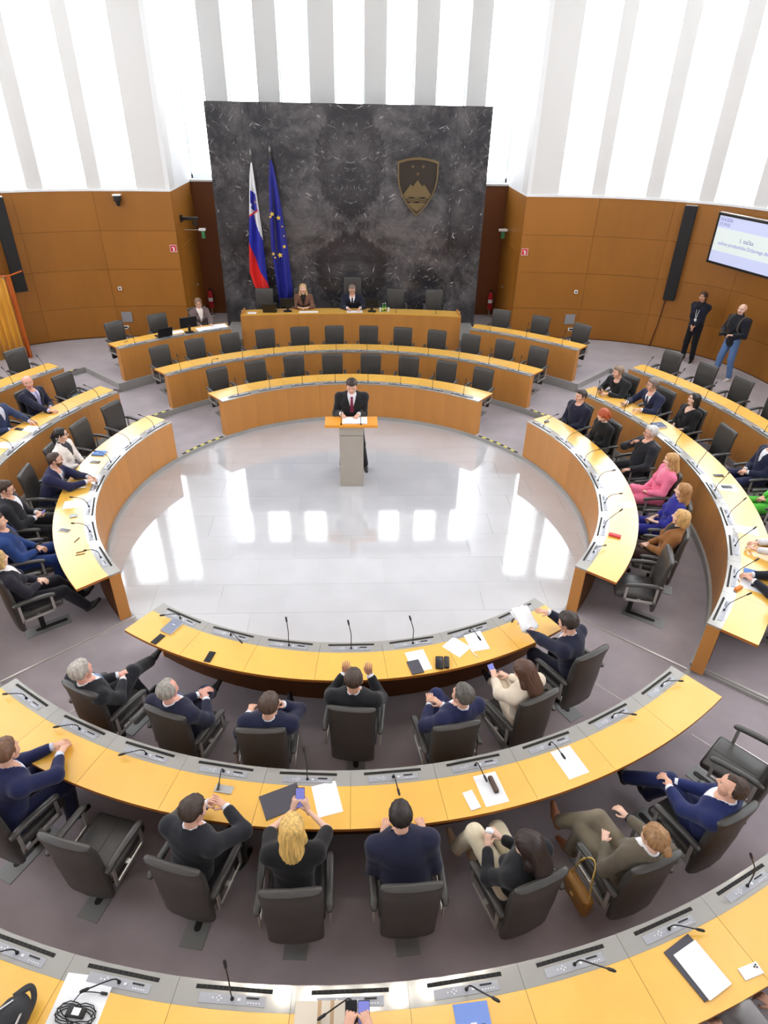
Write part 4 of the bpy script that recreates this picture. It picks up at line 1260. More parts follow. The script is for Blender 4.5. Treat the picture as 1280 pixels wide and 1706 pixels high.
def hair_template(style):
    def skull(X, off, fx=1.0):
        return Field(0.02).cap((0, -.022, .028), (0, .010, .034), .082, .076)(X) - off
    def fn(X):
        x, y, z = X[:, 0], X[:, 1], X[:, 2]
        # hair line: plane sloping from the forehead to the nape
        if style in ('short', 'crop', 'receding', 'sweep', 'fringe'):
            front = {'short': .068, 'crop': .066, 'receding': .082, 'sweep': .068, 'fringe': .2}[style]
            line = np.where(y > .0, front - .45 * (y - .09) * (y < .09) * -1 * 0 - .0 * y, 0)
            cut = np.where(y > .026, front - z + (.085 - y) * -.10 - np.maximum(0, np.abs(x) - .05) * .6, np.where(np.abs(x) > .062, np.where(y > .004, -.022 - z, .004 - z + (y < -.03) * -.03), -.052 - z))
            if style == 'fringe':
                cut = np.maximum(z - .035, np.where(y > .01, 1.0, -.052 - z))
            if style == 'receding':
                cut = np.where(y > -.01, np.maximum(cut, .085 - z + .15 * np.abs(x) * 0 + (np.abs(x) > .03) * 0.012), cut)
            off = {'short': .009, 'crop': .005, 'fringe': .006, 'receding': .008, 'sweep': .014}[style]
            lump = np.sin(x * 130 + z * 60) * np.sin(y * 110 - z * 70 + 1.3) * .0022
            grow = np.clip(-cut / .028, 0, 1)
            d = skull(X, 0.0) + .0015 - (off + lump + {'short': .10, 'sweep': .14}.get(style, .04) * np.clip(z - .05, 0, .06)) * grow
            d = np.maximum(d, cut * .8)
        else:
            F = Field(0.02)
            F.cap((0, -.022, .029), (0, .010, .035), .090, .083)
            L = {'long': -.33, 'bob': -.095, 'bun': None, 'tail': None, 'mid': -.15}[style]
            if L is not None:
                F.cap((0, -.055, .01), (0, -.070, L * .62), .086, .096 if style == 'long' else .084, flat=(0, 1, 0), ratio=1.3, k=.03)
                F.cap((0, -.070, L * .6), (0, -.078, L), .094 if style == 'long' else .08, .066, flat=(0, 1, 0), ratio=2.2, k=.03)
                for s in (-1, 1):
                    F.cap((s * .070, .006, .035), (s * .086, -.006, max(L, -.17) * .75), .026, .024, flat=(1, 0, 0), ratio=1.4, k=.02)
                    if style == 'long': F.cap((s * .082, -.01, -.10), (s * .075, .01, -.20), .026, .02, flat=(0, 1, 0), ratio=1.3, k=.03)
            if style == 'bun': F.cap((0, -.115, .005), (0, -.125, -.005), .036, .034, k=.012)
            if style == 'tail':
                F.cap((0, -.10, .03), (0, -.135, -.03), .03, .034, k=.02).cap((0, -.135, -.03), (0, -.115, -.18), .034, .018, k=.02)
            d = F(X)
            face = Field(.01).cap((0, .10, .03), (0, .10, -.10), .062, .060)(X)
            face = np.minimum(face, Field(.01).cap((0, .06, -.10), (0, .05, -.40), .066, .075)(X))
            d = np.maximum(d, -face)
            if style in ('bun', 'tail'):
                low = np.where((y > -.06) & (np.abs(x) < .2), -.02 - z + .5 * np.maximum(0, y), -1.0)
                back = np.where(y > -.095, -.055 - z, -1.0)
                d = np.maximum(d, np.maximum(low, back) * .8)
            inner = skull(X, -.012)
        return d
    V, Q = surface_net(fn, (-.13, -.20, -.42 if style in ('long', 'mid', 'tail') else -.16), (.13, .13, .15), .0085)
    # strands: slight vertical grooves
    V = V + np.stack([np.sin(V[:, 0] * 260) * .0012, np.sin(V[:, 0] * 240 + V[:, 2] * 30) * .0016, np.zeros(len(V))], 1)
    return V, Q
HAIRT = {}
HAIRM = {}
def hair_mat(c):
    key = 'hair_%d_%d_%d' % c
    return mat(key, c, 0.5, noise=(70, .42, (1, 1, .08)), bump=.25)
def hair_mesh(style, colour):
    if style not in HAIRT: HAIRT[style] = hair_template(style)
    k = (style, colour)
    if k not in HAIRM: HAIRM[k] = mesh_np('hair', HAIRT[style][0], HAIRT[style][1], hair_mat(colour))
    return HAIRM[k]

# ---- hand template: wrist at the origin, fingers along +y, back of the hand +z, thumb towards +x (a left hand seen from above)
def hand_template(curl):
    b = MB()
    M = Matrix.Identity(4)
    palm = Field(.012)
    palm.cap((0, -.03, 0), (0, .015, 0), .024, .027, flat=(0, 0, 1), ratio=1.25)
    palm.cap((0, .02, 0), (0, .075, .002), .034, .036, flat=(0, 0, 1), ratio=2.3)
    V, Q = surface_net(lambda X: palm(X), (-.06, -.07, -.05), (.06, .13, .05), .009)
    b.add([tuple(v) for v in V], [tuple(int(i) for i in q) for q in Q])
    for x, L, s in ((-.030, .064, .9), (-.010, .080, 1), (.011, .086, 1), (.031, .076, 1)):
        pts = [Vector((x * .8, .065, .002)), Vector((x, .095, .006))]
        a = radians(-4); p = pts[-1].copy()
        spread = x * 1.5
        for k, (f, c) in enumerate(((.45, 1.0), (.32, 1.0), (.23, .7))):
            a -= curl * c
            p = p + Vector((spread * L * f, cos(a) * L * f, sin(a) * L * f)); pts.append(p.copy())
        b.tube(pts, [.0095 * s, .0098 * s, .009 * s, .0082 * s, .006 * s], 7)
    a = radians(-10)
    th = [Vector((.020, .012, -.004)), Vector((.042, .040, -.010)), Vector((.056, .066, -.016 - .02 * curl)), Vector((.058 - .02 * curl, .092, -.024 - .03 * curl))]
    b.tube(th, [.0145, .0125, .0105, .0075], 7)
    return np.array([tuple(v) for v in b.v]), b.f
HANDS = {'flat': hand_template(.10), 'relaxed': hand_template(.42), 'grip': hand_template(.85)}

def nrm(v):
    v = np.array(v, float); return v / max(1e-9, np.linalg.norm(v))
def ik(a, c, l1, l2, pole):
    a, c = np.array(a, float), np.array(c, float)
    d = c - a; L = np.linalg.norm(d)
    if L > (l1 + l2) * .995: c = a + d / L * (l1 + l2) * .995; d = c - a; L = np.linalg.norm(d)
    u = d / L
    x = (l1 * l1 - l2 * l2 + L * L) / (2 * L); h = math.sqrt(max(0, l1 * l1 - x * x))
    p = np.array(pole, float); p = p - u * (p @ u); p = nrm(p)
    return a + u * x + p * h, c

SKINS = {'fair': (226, 176, 152), 'light': (232, 190, 168), 'tan': (206, 154, 126), 'pink': (230, 172, 154)}
GLASSM = None
EYEW = mat('eye_white', (230, 226, 222), .3); EYED = mat('eye_dark', (40, 30, 26), .2)
def skin_mat(t): return mat('skin_' + t, SKINS[t], .5, noise=(30, .03, (1, 1, 1)))
def lip_mat(): return mat('lips', (190, 112, 104), .45)
CLOTH = {}
def cloth_mat(c, pat=None):
    key = 'cloth_%d_%d_%d' % c
    return mat(key, c, .82, noise=(9, .10, (1, 1, .5)), bump=.35, spec=.25, sheen=.15)

def person(label, pos, face, top, low=None, shirt=None, tie=None, hair=('short', (60, 42, 32)), skin='fair', lean=-8, tilt=0, twist=0, pel=None, stand=False,
           head=(0, 0), Lh=None, Rh=None, Lp='relaxed', Rp='relaxed', Lpole=None, Rpole=None, Ldir=None, Rdir=None, Lup=None, Rup=None, legs='sit', knees=None, feet=None,
           female=False, glasses=False, beard=None, h=.016, size=1.0, style='jacket', sleeve=1.0, shoe=(24, 22, 22), vdepth=.26, skirt=None, lanyard=False, watch=None, scarf=None, headroll=0, belly=0.0):
    """top/low/shirt/tie: sRGB colours.  Hand targets are wrist points in the sitter's own frame"""
    low = low or top
    zs = .475
    pz = (0.95 if stand else zs + .085)
    pel = np.array(pel if pel is not None else ((0, 0, pz) if stand else (0, -.11, pz)), float)
    la, ta = radians(lean), radians(tilt)
    sp = nrm((sin(ta), sin(la), cos(la) * cos(ta)))
    tw = radians(twist)
    rgt = nrm(np.array((cos(tw), sin(tw), 0)) - sp * (np.array((cos(tw), sin(tw), 0)) @ sp))
    fwd = np.cross(sp, rgt)
    sw = (.172 if female else .200)
    ts = 1.0 if stand else .93
    chest = pel + sp * .30 * ts + fwd * .012
    neck = pel + sp * .515 * ts - fwd * .010
    sho = {s: pel + sp * .438 * ts + rgt * sw * s - fwd * .010 for s in (1, -1)}
    # head
    hy, hp = radians(head[0]), radians(head[1])
    hf = nrm(fwd * cos(hy) * 1.0 + rgt * sin(hy)); hf = nrm(np.array((hf[0], hf[1], 0)) * cos(hp) + np.array((0, 0, 1)) * sin(hp))
    hu = nrm(np.array((0, 0, 1)) + sp * .5 + rgt * math.tan(radians(headroll))); hu = nrm(hu - hf * (hu @ hf)); hr = np.cross(hf, hu)
    hc = neck + nrm(sp * .6 + np.array((0, 0, .6))) * .158 + hf * .028
    hc = hc + fwd * max(0.0, -sin(hp)) * .07
    hs = 1.0 if female else 1.05
    # arms
    ua, fa = (.295, .25) if not female else (.275, .235)
    arms = {}
    dflt = {1: (.21, .24, .66), -1: (-.21, .24, .66)} if not stand else {1: (.24, .08, .80), -1: (-.24, .08, .80)}
    for s, t, pole in ((1, Rh, Rpole), (-1, Lh, Lpole)):
        t = dflt[s] if t is None else t
        pole = (s * .7, -.5, -.6) if pole is None else pole
        el, wr = ik(sho[s], t, ua, fa, pole)
        arms[s] = (sho[s], el, wr)
    # legs
    hip = {s: pel + np.array((s * .085, 0, -.01)) for s in (1, -1)}
    L = {}
    if stand:
        ft = feet or {1: (.11, .03, .07), -1: (-.11, -.02, .07)}
        for s in (1, -1):
            kn, an = ik(hip[s], ft[s], .43, .44, (0, 1, 0)); L[s] = (hip[s], kn, an)
    else:
        kx = .11 if female else .15
        kd = {1: (kx, .27, .535), -1: (-kx, .27, .535)}; fd = {1: (kx + .01, .30, .085), -1: (-kx - .01, .34, .085)}
        if legs == 'crossR':    # right leg over the left
            kd = {1: (.0, .29, .66), -1: (-.10, .27, .53)}; fd = {1: (-.13, .52, .36), -1: (-.08, .32, .085)}
        if legs == 'crossL':
            kd = {1: (.10, .27, .53), -1: (.0, .29, .66)}; fd = {1: (.08, .32, .085), -1: (.13, .52, .36)}
        if legs == 'out':
            fd = {1: (.14, .58, .085), -1: (-.14, .62, .085)}; kd = {1: (.13, .28, .52), -1: (-.13, .28, .52)}
        kd.update(knees or {}); fd.update(feet or {})
        for s in (1, -1):
            k_ = np.array(kd[s], float); k_ = hip[s] + nrm(k_ - hip[s]) * .43
            a_ = k_ + nrm(np.array(fd[s], float) - k_) * .41
            L[s] = (hip[s], k_, a_)
    bf = 1.0 if not female else .90
    def torso(F, lo=0.0, hem=0.0):
        F.cap(pel - sp * (.02 + hem) , pel + sp * .14, .162 * bf + (.012 if female else 0), (.150 if not female else .128) + belly, flat=fwd, ratio=1.32 - belly * 2)
        F.cap(pel + sp * .12 + fwd * belly * .5, chest + sp * .06, (.152 if not female else .128) + belly, .182 * bf, flat=fwd, ratio=1.42 - belly * 2)
        F.cap(chest + sp * .08 - rgt * .09 * bf, chest + sp * .08 + rgt * .09 * bf, .105 * bf, .105 * bf, flat=fwd, ratio=1.05)
        F.cap(sho[-1] - sp * .008 , sho[1] - sp * .008, .062 * bf, .062 * bf)
        for s in (1, -1): F.cap(neck - sp * .040, sho[s] + sp * .004, .050, .052 * bf)
        if female:
            for s in (1, -1): F.cap(chest + rgt * s * .07 + fwd * .085, chest + rgt * s * .07 + fwd * .095, .052, .048)
        return F
    def armf(F, upto=1.0, r0=.061, r1=.050, r2=.036, end=1.0):
        for s in (1, -1):
            a, e, w = arms[s]
            if upto >= .5:
                F.cap(a, e, r0 * bf, r1 * bf)
                if upto > .5: F.cap(e, e + (w - e) * min(1, (upto - .5) * 2) * end, r1 * bf * .98, r1 * bf + (r2 - r1) * bf * min(1, (upto - .5) * 2))
            else: F.cap(a, a + (e - a) * upto * 2, r0 * bf, r0 * bf + (r1 - r0) * bf * upto * 2)
        return F
    def legf(F, r=(.088, .062, .040)):
        for s in (1, -1):
            a, k_, an = L[s]
            F.cap(a, k_, r[0] * (1.0 if not female else .97), r[1]); F.cap(k_, an, r[1] * .96, r[2])
        return F
    # ---- body, one continuous skin
    body = Field(.03)
    torso(body); armf(body, 1.0, .048, .040, .027); legf(body, (.078, .055, .036))
    body.cap(neck - sp * .05, hc - hf * .02 - hu * .05, .058 if not female else .050, .054 if not female else .047, k=.025)
    for s in (1, -1):
        an = L[s][2]; d = nrm(np.array((an - L[s][1])[:2].tolist() + [0.0]) * .4 + np.array((0.0, 1, 0)))
        body.cap(an, an + np.array((d[0] * .09, d[1] * .09, -.05)), .030, .022)
    lo, hi = body.bounds(.03)
    V, Q = surface_net(lambda X: body(X, -.006), lo, hi, max(.018, h))
    verts = [V]; faces = [tuple(q) for q in Q.tolist()]; mi = [0] * len(faces); o = len(V)
    hv, hq, hmi, hbeard, eyes = HEAD
    HM = np.stack([hr, hf, hu], 1) * hs
    verts.append(hv @ HM.T + hc)
    faces += [tuple(i + o for i in q) for q in hq.tolist()]
    m_ = hmi.copy()
    if beard: m_[hbeard] = 5
    mi += m_.tolist(); o += len(hv)
    for ev, ef_, em in eyes:
        verts.append(ev @ HM.T + hc); faces += [tuple(i + o for i in f) for f in ef_]; mi += [em] * len(ef_); o += len(ev)
    hands = {}
    for s, ps, dr_, up_ in ((1, Rp, Rdir, Rup), (-1, Lp, Ldir, Lup)):
        e, w = arms[s][1], arms[s][2]
        fd_ = nrm(w - e) if dr_ is None else nrm(dr_)
        u_ = np.array((0, 0, 1.0)) if up_ is None else np.array(up_, float)
        u_ = u_ - fd_ * (u_ @ fd_)
        u_ = nrm(u_) if np.linalg.norm(u_) > .05 else nrm(np.cross(fd_, (1, 0, 0)))
        x_ = np.cross(fd_, u_) * (-1 if s > 0 else 1)      # thumb side: towards the body
        HB = np.stack([x_, fd_, u_], 1) * (.92 if not female else .84)
        tv, tf = HANDS[ps]
        verts.append(tv @ HB.T + w)
        faces += [tuple((i + o for i in (f if s < 0 else f[::-1]))) for f in tf]; mi += [0] * len(tf); o += len(tv)
        hands[s] = (w, fd_, u_, x_)
    browc = hair[1] if hair else (90, 70, 60)
    me = bpy.data.meshes.new('person')
    me.from_pydata(np.concatenate(verts).tolist(), [], faces)
    for m in (skin_mat(skin), lip_mat(), hair_mat(tuple(int(c * .8) for c in browc)), EYEW, EYED, hair_mat(beard) if beard else skin_mat(skin)): me.materials.append(m)
    me.polygons.foreach_set('material_index', mi); me.polygons.foreach_set('use_smooth', [True] * len(faces)); me.update()
    ob = link('person', me, None, pos, radians(face - 90))
    ob.scale = (size, size, size)
    tag(ob, label, 'person', 'people in the hall')
    def part(name, V, Q, m):
        if len(Q): link(name, mesh_np(name, V, Q, m), ob)
    # local chest coordinates for cuts
    def loc(X): D = X - pel.astype(np.float32); return D @ rgt.astype(np.float32), D @ fwd.astype(np.float32), D @ sp.astype(np.float32) / np.float32(ts)
    topm = cloth_mat(top)
    jac = Field(.035 if style != 'dress' else .03)
    torso(jac, hem=.05 if style == 'jacket' else .02); armf(jac, sleeve, end=.80)
    if style == 'jacket':      # shoulder line and collar roll
        jac.cap(neck - sp * .050 - rgt * .07 - fwd * .012, neck - sp * .050 + rgt * .07 - fwd * .012, .052, .052); jac.cap(neck - sp * .03 - fwd * .010, neck - sp * .002 - fwd * .004, .070, .066, k=.02)
    elif style == 'turtle':
        jac.cap(neck - sp * .05, neck + sp * .045 + fwd * .012, .064, .060)
    off = .012
    def jfn(X):
        d = jac(X, off)
        u, w, s_ = loc(X)
        if style == 'jacket':
            half = np.clip((s_ - (.52 - vdepth)) * (.074 / vdepth), -.1, .072)
            V_ = np.maximum(np.abs(u) - half, .02 - w)
            d = np.maximum(d, -V_)
        elif style in ('dress', 'vneck'):
            half = np.clip((s_ - .40) * .75, -.1, .12)
            d = np.maximum(d, -np.maximum(np.abs(u) - half, -.03 - w))
        # neck hole
        nk = np.linalg.norm(np.stack([u, (w + .005)], 1), axis=1) - (.060 if style != 'turtle' else .0)
        d = np.maximum(d, -np.maximum(nk, .50 - s_)) if style != 'turtle' else d
        return d
    lo, hi = jac.bounds(.03)
    V, Q = surface_net(jfn, lo, hi, h)
    # soft folds
    u, w, s_ = loc(V.astype(np.float32))
    V = V + (np.sin(V[:, 2] * 70 + V[:, 0] * 25 + V[:, 1] * 30) * .0022)[:, None] * np.array((.4, .6, .5))
    part({'jacket': 'jacket', 'turtle': 'sweater', 'vneck': 'sweater', 'dress': 'dress', 'crew': 'sweater'}[style], V, Q, topm)
    if shirt:
        sh = Field(.03)
        torso(sh); sh.cap(neck - sp * .05, neck + sp * .024 + fwd * .004, .062 if not female else .054, .058 if not female else .050, k=.012)
        lo, hi = sh.bounds(.02); lo = np.maximum(lo, np.array((-9, -9, (pel + sp * .10)[2])))
        def sfn(X):
            d = sh(X, .004); u, w, s_ = loc(X); return np.maximum(np.maximum(d, s_ - (.560 - .65 * np.maximum(w, 0))), np.maximum(.12 - s_, -.07 - w - (s_ > .46) * .3))
        V, Q = surface_net(sfn, lo, hi, h * .9)
        part('shirt', V, Q, cloth_mat(shirt))
        if sleeve >= 1 and not female:
            cf = MB()
            for s in (1, -1):
                w_, fd_, u_, x_ = hands[s]; e = arms[s][1]; d = nrm(w_ - e)
                cf.tube([w_ - d * .045, w_ + d * .006], [.038, .036], 12)
            cf.m = [0] * len(cf.f)
            for s in (1, -1):
                pass
            n_ = len(cf.v) // 2
            for q in (0, 1):
                c2 = MB(); c2.v = cf.v[q * n_:(q + 1) * n_]; c2.f = [tuple(i - q * n_ for i in f) for f in cf.f[q * len(cf.f) // 2:(q + 1) * len(cf.f) // 2]]; c2.m = [0] * len(c2.f)
                c2.build('shirt_cuff', cloth_mat(shirt), ob, True, 50)
        if tie:
            # strip that follows the shirt front
            pts = []
            for s_ in np.linspace(.500, .52 - vdepth - .03, 9):
                base = pel + sp * s_ * ts + fwd * .30
                t = .0
                for _ in range(24):
                    dd = float(sh((base - fwd * t)[None].astype(np.float32), .006)[0])
                    if dd < .002: break
                    t += dd * .8
                pts.append(base - fwd * t + fwd * .004)
            b = MB(); V2 = []
            for i, p in enumerate(pts):
                wd = (.020 if i == 0 else .014 + .016 * min(1, i / 6.0))
                V2 += [tuple(p - rgt * wd), tuple(p + fwd * .006), tuple(p + rgt * wd), tuple(p - fwd * .004)]
            F2 = []
            for i in range(len(pts) - 1):
                for k in range(4):
                    a = i * 4 + k; c = i * 4 + (k + 1) % 4; F2.append((a, c, c + 4, a + 4))
            F2 += [(3, 2, 1, 0), tuple((len(pts) - 1) * 4 + k for k in range(4))]
            b.add(V2, F2).build('necktie', cloth_mat(tie), ob)
    # ---- trousers or skirt
    tr = Field(.03)
    tr.cap(pel - sp * .02, pel + sp * .10, .158 * bf, .14 * bf, flat=fwd, ratio=1.35)
    if skirt:
        for s in (1, -1): tr.cap(L[s][0], L[s][1], .098, .080)
        tr.cap((L[1][0] + L[-1][0]) / 2, (L[1][1] + L[-1][1]) / 2, .10, .085)
    else:
        legf(tr, (.090, .066, .052))
    lo, hi = tr.bounds(.03)
    def tfn(X):
        d = tr(X, .010)
        for s in (1, -1):
            if not skirt:
                an = L[s][2]; dn = nrm(an - L[s][1])
                plane = (X - (an + dn * .018).astype(np.float32)) @ dn.astype(np.float32)
                near = np.linalg.norm(X - an.astype(np.float32), axis=1) < .11
                d = np.where(near, np.maximum(d, plane), d)
        return d
    V, Q = surface_net(tfn, lo, hi, h)
    V = V + (np.sin(V[:, 1] * 60 + V[:, 2] * 45) * .002)[:, None] * np.array((.3, .3, .8))
    part('skirt' if skirt else 'trousers', V, Q, cloth_mat(low))
    # ---- shoes
    for s in (1, -1):
        kn, an = L[s][1], L[s][2]
        d = nrm(an - kn); f0 = nrm(np.array((0, 1.0, 0)) - d * d[1] * .98)
        if abs(an[2] - .085) < .05: f0 = nrm((f0[0] + (.12 * s), f0[1], -.12))
        sF = Field(.02)
        heel = an + d * .03 - f0 * .03; toe = an + d * .055 + f0 * .15
        sF.cap(heel, an + f0 * .05 + d * .045, .040, .040).cap(an + f0 * .05 + d * .045, toe, .040, .027)
        lo, hi = sF.bounds(.01)
        V, Q = surface_net(lambda X: sF(X), lo, hi, .013)
        part('shoe', V, Q, mat('shoe_%d_%d_%d' % shoe, shoe, .4))
    # ---- hair, glasses and small things worn
    HMX = Matrix([[float(HM[i][j]) for j in range(3)] + [float(hc[i])] for i in range(3)] + [[0, 0, 0, 1]])
    if hair and hair[0] != 'bald': link('hair', hair_mesh(*hair), ob, M=HMX)
    if glasses:
        g = MB()
        for s in (-1, 1):
            ring = [Vector((s * .032 + .021 * cos(2 * pi * k / 12), .092, .010 + .016 * sin(2 * pi * k / 12))) for k in range(13)]
            g.tube(ring, .0022, 5)
            g.tube([(s * .053, .092, .014), (s * .078, .06, .016), (s * .082, -.01, .018)], .002, 5)
        g.tube([(-.011, .094, .012), (.011, .094, .012)], .002, 5)
        link('eyeglasses', g.mesh('eyeglasses', mat('glasses_frame', (40, 32, 30), .35)), ob, M=HMX)
    if lanyard:
        b = MB()
        for s in (1, -1):
            a = neck + rgt * .05 * s - sp * .02 + fwd * .07; c = pel + sp * .16 + fwd * .145 + rgt * .006 * s
            m2 = (a + c) / 2 + fwd * .045
            b.tube(cm_spline([a, m2, c], 5), .006, 5)
        c = pel + sp * .12 + fwd * .15
        b.box(-.03, .03, -.003, .003, -.05, .04, M=Matrix.Translation(Vector(c)))
        b.build('lanyard', WHITE, ob)
    if watch is not None:
        w_, fd_, u_, x_ = hands[watch]; e = arms[watch][1]; d = nrm(w_ - e)
        MB().tube([w_ - d * .022, w_ - d * .002], [.036, .036], 12).build('wristwatch', BLACK, ob)
    ob['_h'] = 0
    del ob['_h']
    return ob, hands

def rot_to_world(pos, face, p):
    a = radians(face - 90); c, s = cos(a), sin(a)
    return Vector((pos[0] + c * p[0] - s * p[1], pos[1] + s * p[0] + c * p[1], pos[2] + p[2]))
def to_local(pos, face, w):
    a = -radians(face - 90); c, s = cos(a), sin(a); d = Vector(w) - Vector(pos)
    return (c * d.x - s * d.y, s * d.x + c * d.y, d.z)

HELD = {}
def sit(sec, i, label, **kw):
    """seat a person on the chair of that seat"""
    c = CHAIRS[sec, i]
    face = degrees(c.rotation_euler.z) + 90
    for k in ('Rh', 'Lh'):
        t = kw.get(k)
        if t is not None and t[2] < .70 and abs(t[0]) < .15:      # hands resting in the lap: keep the elbows bent
            kw[k] = (t[0], .09 + (t[1] - .2) * .5, t[2] + .05)
    r = person(label, tuple(c.location), face, **kw)
    HELD[sec, i] = r[1]
    return r

NAVY = (30, 34, 62); BLK = (30, 30, 34); BLUE = (34, 44, 96); WSH = (232, 234, 242); DKB = (58, 44, 36)
UPP = dict(Lpole=(-.8, -.2, -.5), Rpole=(.8, -.2, -.5))
# ---- the speaker at the lectern
person('man in black suit, white shirt and burgundy tie speaking at the lectern', (0.01, 1.53, 0), -90, BLK, (26, 26, 30), WSH, (128, 34, 66), ('short', (58, 42, 34)), stand=True, lean=6, head=(0, -28), h=.014,
       Rh=(.17, .27, 1.19), Lh=(-.11, .29, 1.19), Rdir=(-.3, .6, -.25), Ldir=(.4, .6, -.25), Lp='relaxed', size=1.055, Rpole=(.35, -.9, -.3), Lpole=(-.35, -.9, -.3), feet={1: (.17, -.05, .07), -1: (-.22, -.05, .07)})
# ---- presiding bench
person('blonde woman in a patterned brown jacket sitting at the presiding bench', (-1.24, 8.12, .49), -90, (112, 78, 62), BLK, (36, 30, 30), None, ('long', (206, 172, 122)), 'light', lean=14, head=(-4, -2), female=True, h=.018,
       Rh=(.10, .33, .78), Lh=(-.12, .33, .78), Rdir=(-.9, .4, 0), Ldir=(.9, .4, 0))
person('man with glasses in navy suit presiding at the bench, reading papers', (0.02, 8.16, .49), -90, (26, 28, 48), BLK, WSH, (30, 30, 40), ('short', (128, 112, 98)), lean=16, head=(0, -20), glasses=True, h=.018,
       Rh=(.12, .38, .78), Lh=(-.20, .38, .78), Rdir=(-.4, .8, -.2), Ldir=(.3, .9, -.1))
# ---- clerk at the far left desk
pz, az = seat_pos('F3L', 0, .80)
person('clerk with glasses in a grey cardigan at the far left desk behind the monitor', tuple(pz), az + 180, (104, 88, 86), BLK, (232, 222, 214), None, ('bun', (120, 92, 72)), lean=2, head=(10, -18), female=True, glasses=True, h=.018,
       Rh=(.10, .30, .74), Lh=(-.14, .34, .76), Ldir=(.2, .9, 0), vdepth=.34)
# ---- standing by the right wall
person('woman in dark navy suit with white lanyard standing by the right wall', (8.40, 6.42, .37), 222, (26, 28, 44), (20, 20, 24), (24, 24, 30), None, ('tail', (62, 42, 34)), 'tan', stand=True, lean=0, head=(8, -8), female=True, h=.018,
       Rh=(.03, .20, .92), Lh=(-.03, .21, .91), Rdir=(-.5, .3, -.8), Ldir=(.5, .3, -.8), lanyard=True, size=.98, belly=.03)
pp = (8.70, 5.20, .37)
person('bald photographer in dark hoodie and jeans holding a camera by the right wall', pp, 200, (28, 30, 40), (96, 128, 176), None, None, ('bald', (150, 120, 100)), 'light', stand=True, lean=0, head=(-18, -2), h=.018, style='turtle',
       Rh=(.13, .24, 1.10), Lh=(-.13, .24, 1.10), Rdir=(-.5, .8, 0), Ldir=(.5, .8, 0), Rp='grip', Lp='grip', shoe=(222, 220, 216), size=1.0, feet={1: (.17, .06, .07), -1: (-.13, -.08, .07)})
# ---- inner right row
sit('R1', 0, 'dark-haired man in navy jacket at the far end of the inner right row', top=(30, 32, 52), low=(34, 36, 58), shirt=(30, 34, 56), hair=('short', (62, 52, 46)), lean=-6, head=(12, -4), Rh=(.06, .24, .60), Lh=(-.05, .25, .60), Rdir=(-.6, .7, -.1), Ldir=(.6, .7, -.1), vdepth=.12)
sit('R1', 1, 'red-haired woman in black sweater looking down at her lap', top=(20, 20, 22), low=(150, 146, 148), skirt=True, hair=('bob', (176, 82, 48)), skin='light', female=True, style='crew', lean=4, head=(-8, -38), Rh=(.07, .25, .60), Lh=(-.06, .27, .60), Rdir=(-.5, .8, 0), Ldir=(.5, .8, 0), Rp='grip', Lp='grip')
sit('R1', 2, 'white-haired man with glasses in black suit touching his chin', top=(32, 33, 40), low=(32, 33, 40), shirt=(26, 26, 30), hair=('sweep', (208, 206, 204)), glasses=True, lean=-10, head=(14, 0), belly=.025,
    Rh=(.09, .05, .97), Rdir=(-.55, -.2, .8), Rp='relaxed', Rpole=(.8, .3, -.7), Lh=(-.27, .18, .68), Ldir=(0, 1, -.1), legs='out', vdepth=.18, h=.015)
sit('R1', 3, 'woman with long light hair in a bright pink suit', top=(240, 124, 158), low=(240, 124, 158), shirt=(240, 150, 176), hair=('long', (188, 144, 92)), skin='light', female=True, lean=-8, head=(6, -8), Rh=(.06, .22, .60), Lh=(-.08, .24, .61), Rdir=(-.8, .5, -.1), Ldir=(.8, .5, -.1), legs='crossR', h=.015)
sit('R1', 4, 'woman with long light brown hair in royal blue clothes', top=(42, 44, 140), low=(42, 44, 140), hair=('long', (172, 126, 78)), skin='light', female=True, style='crew', sleeve=.75, lean=-8, head=(2, 2), Rh=(.07, .22, .60), Lh=(-.06, .26, .62), Rdir=(-.7, .6, -.1), Ldir=(.7, .6, -.1), h=.015)
sit('R1', 5, 'woman with blonde bob in a brown jacket and dark skirt', top=(140, 92, 48), low=(58, 40, 34), shirt=(30, 26, 26), skirt=True, hair=('bob', (206, 164, 104)), skin='light', female=True, lean=-8, head=(6, 4), Rh=(.05, .26, .61), Lh=(-.05, .28, .62), Rdir=(-.6, .7, -.1), Ldir=(.6, .7, -.1), h=.015)
# ---- second right row
sit('R2', 0, 'man in black shirt with brown hair holding a dark phone over the desk', top=(30, 31, 34), low=BLK, shirt=(24, 24, 28), hair=('sweep', (140, 118, 98)), lean=22, head=(22, -6), Rh=(.10, .40, .82), Lh=(-.08, .40, .80), Rdir=(-.4, .8, .2), Ldir=(.5, .8, 0), Rp='grip', vdepth=.12)
sit('R2', 1, 'man with glasses and grey hair in navy suit and striped tie leaning on the desk', top=(32, 36, 66), low=NAVY, shirt=WSH, tie=(40, 44, 70), hair=('sweep', (124, 112, 104)), glasses=True, lean=18, pel=(0, -.06, .56), head=(26, -2), Rh=(.22, .46, .80), Lh=(-.16, .46, .80), Rdir=(-.2, .9, 0), Ldir=(.6, .8, 0), beard=None)
sit('R2', 2, 'dark-haired woman in a black v-neck top with clasped hands', top=(22, 22, 26), low=(24, 24, 28), hair=('mid', (32, 26, 26)), skin='light', female=True, style='vneck', sleeve=.72, lean=-4, head=(12, 6), Rh=(.06, .25, .62), Lh=(-.06, .26, .62), Rdir=(-.7, .6, -.1), Ldir=(.7, .6, -.1), belly=.02)
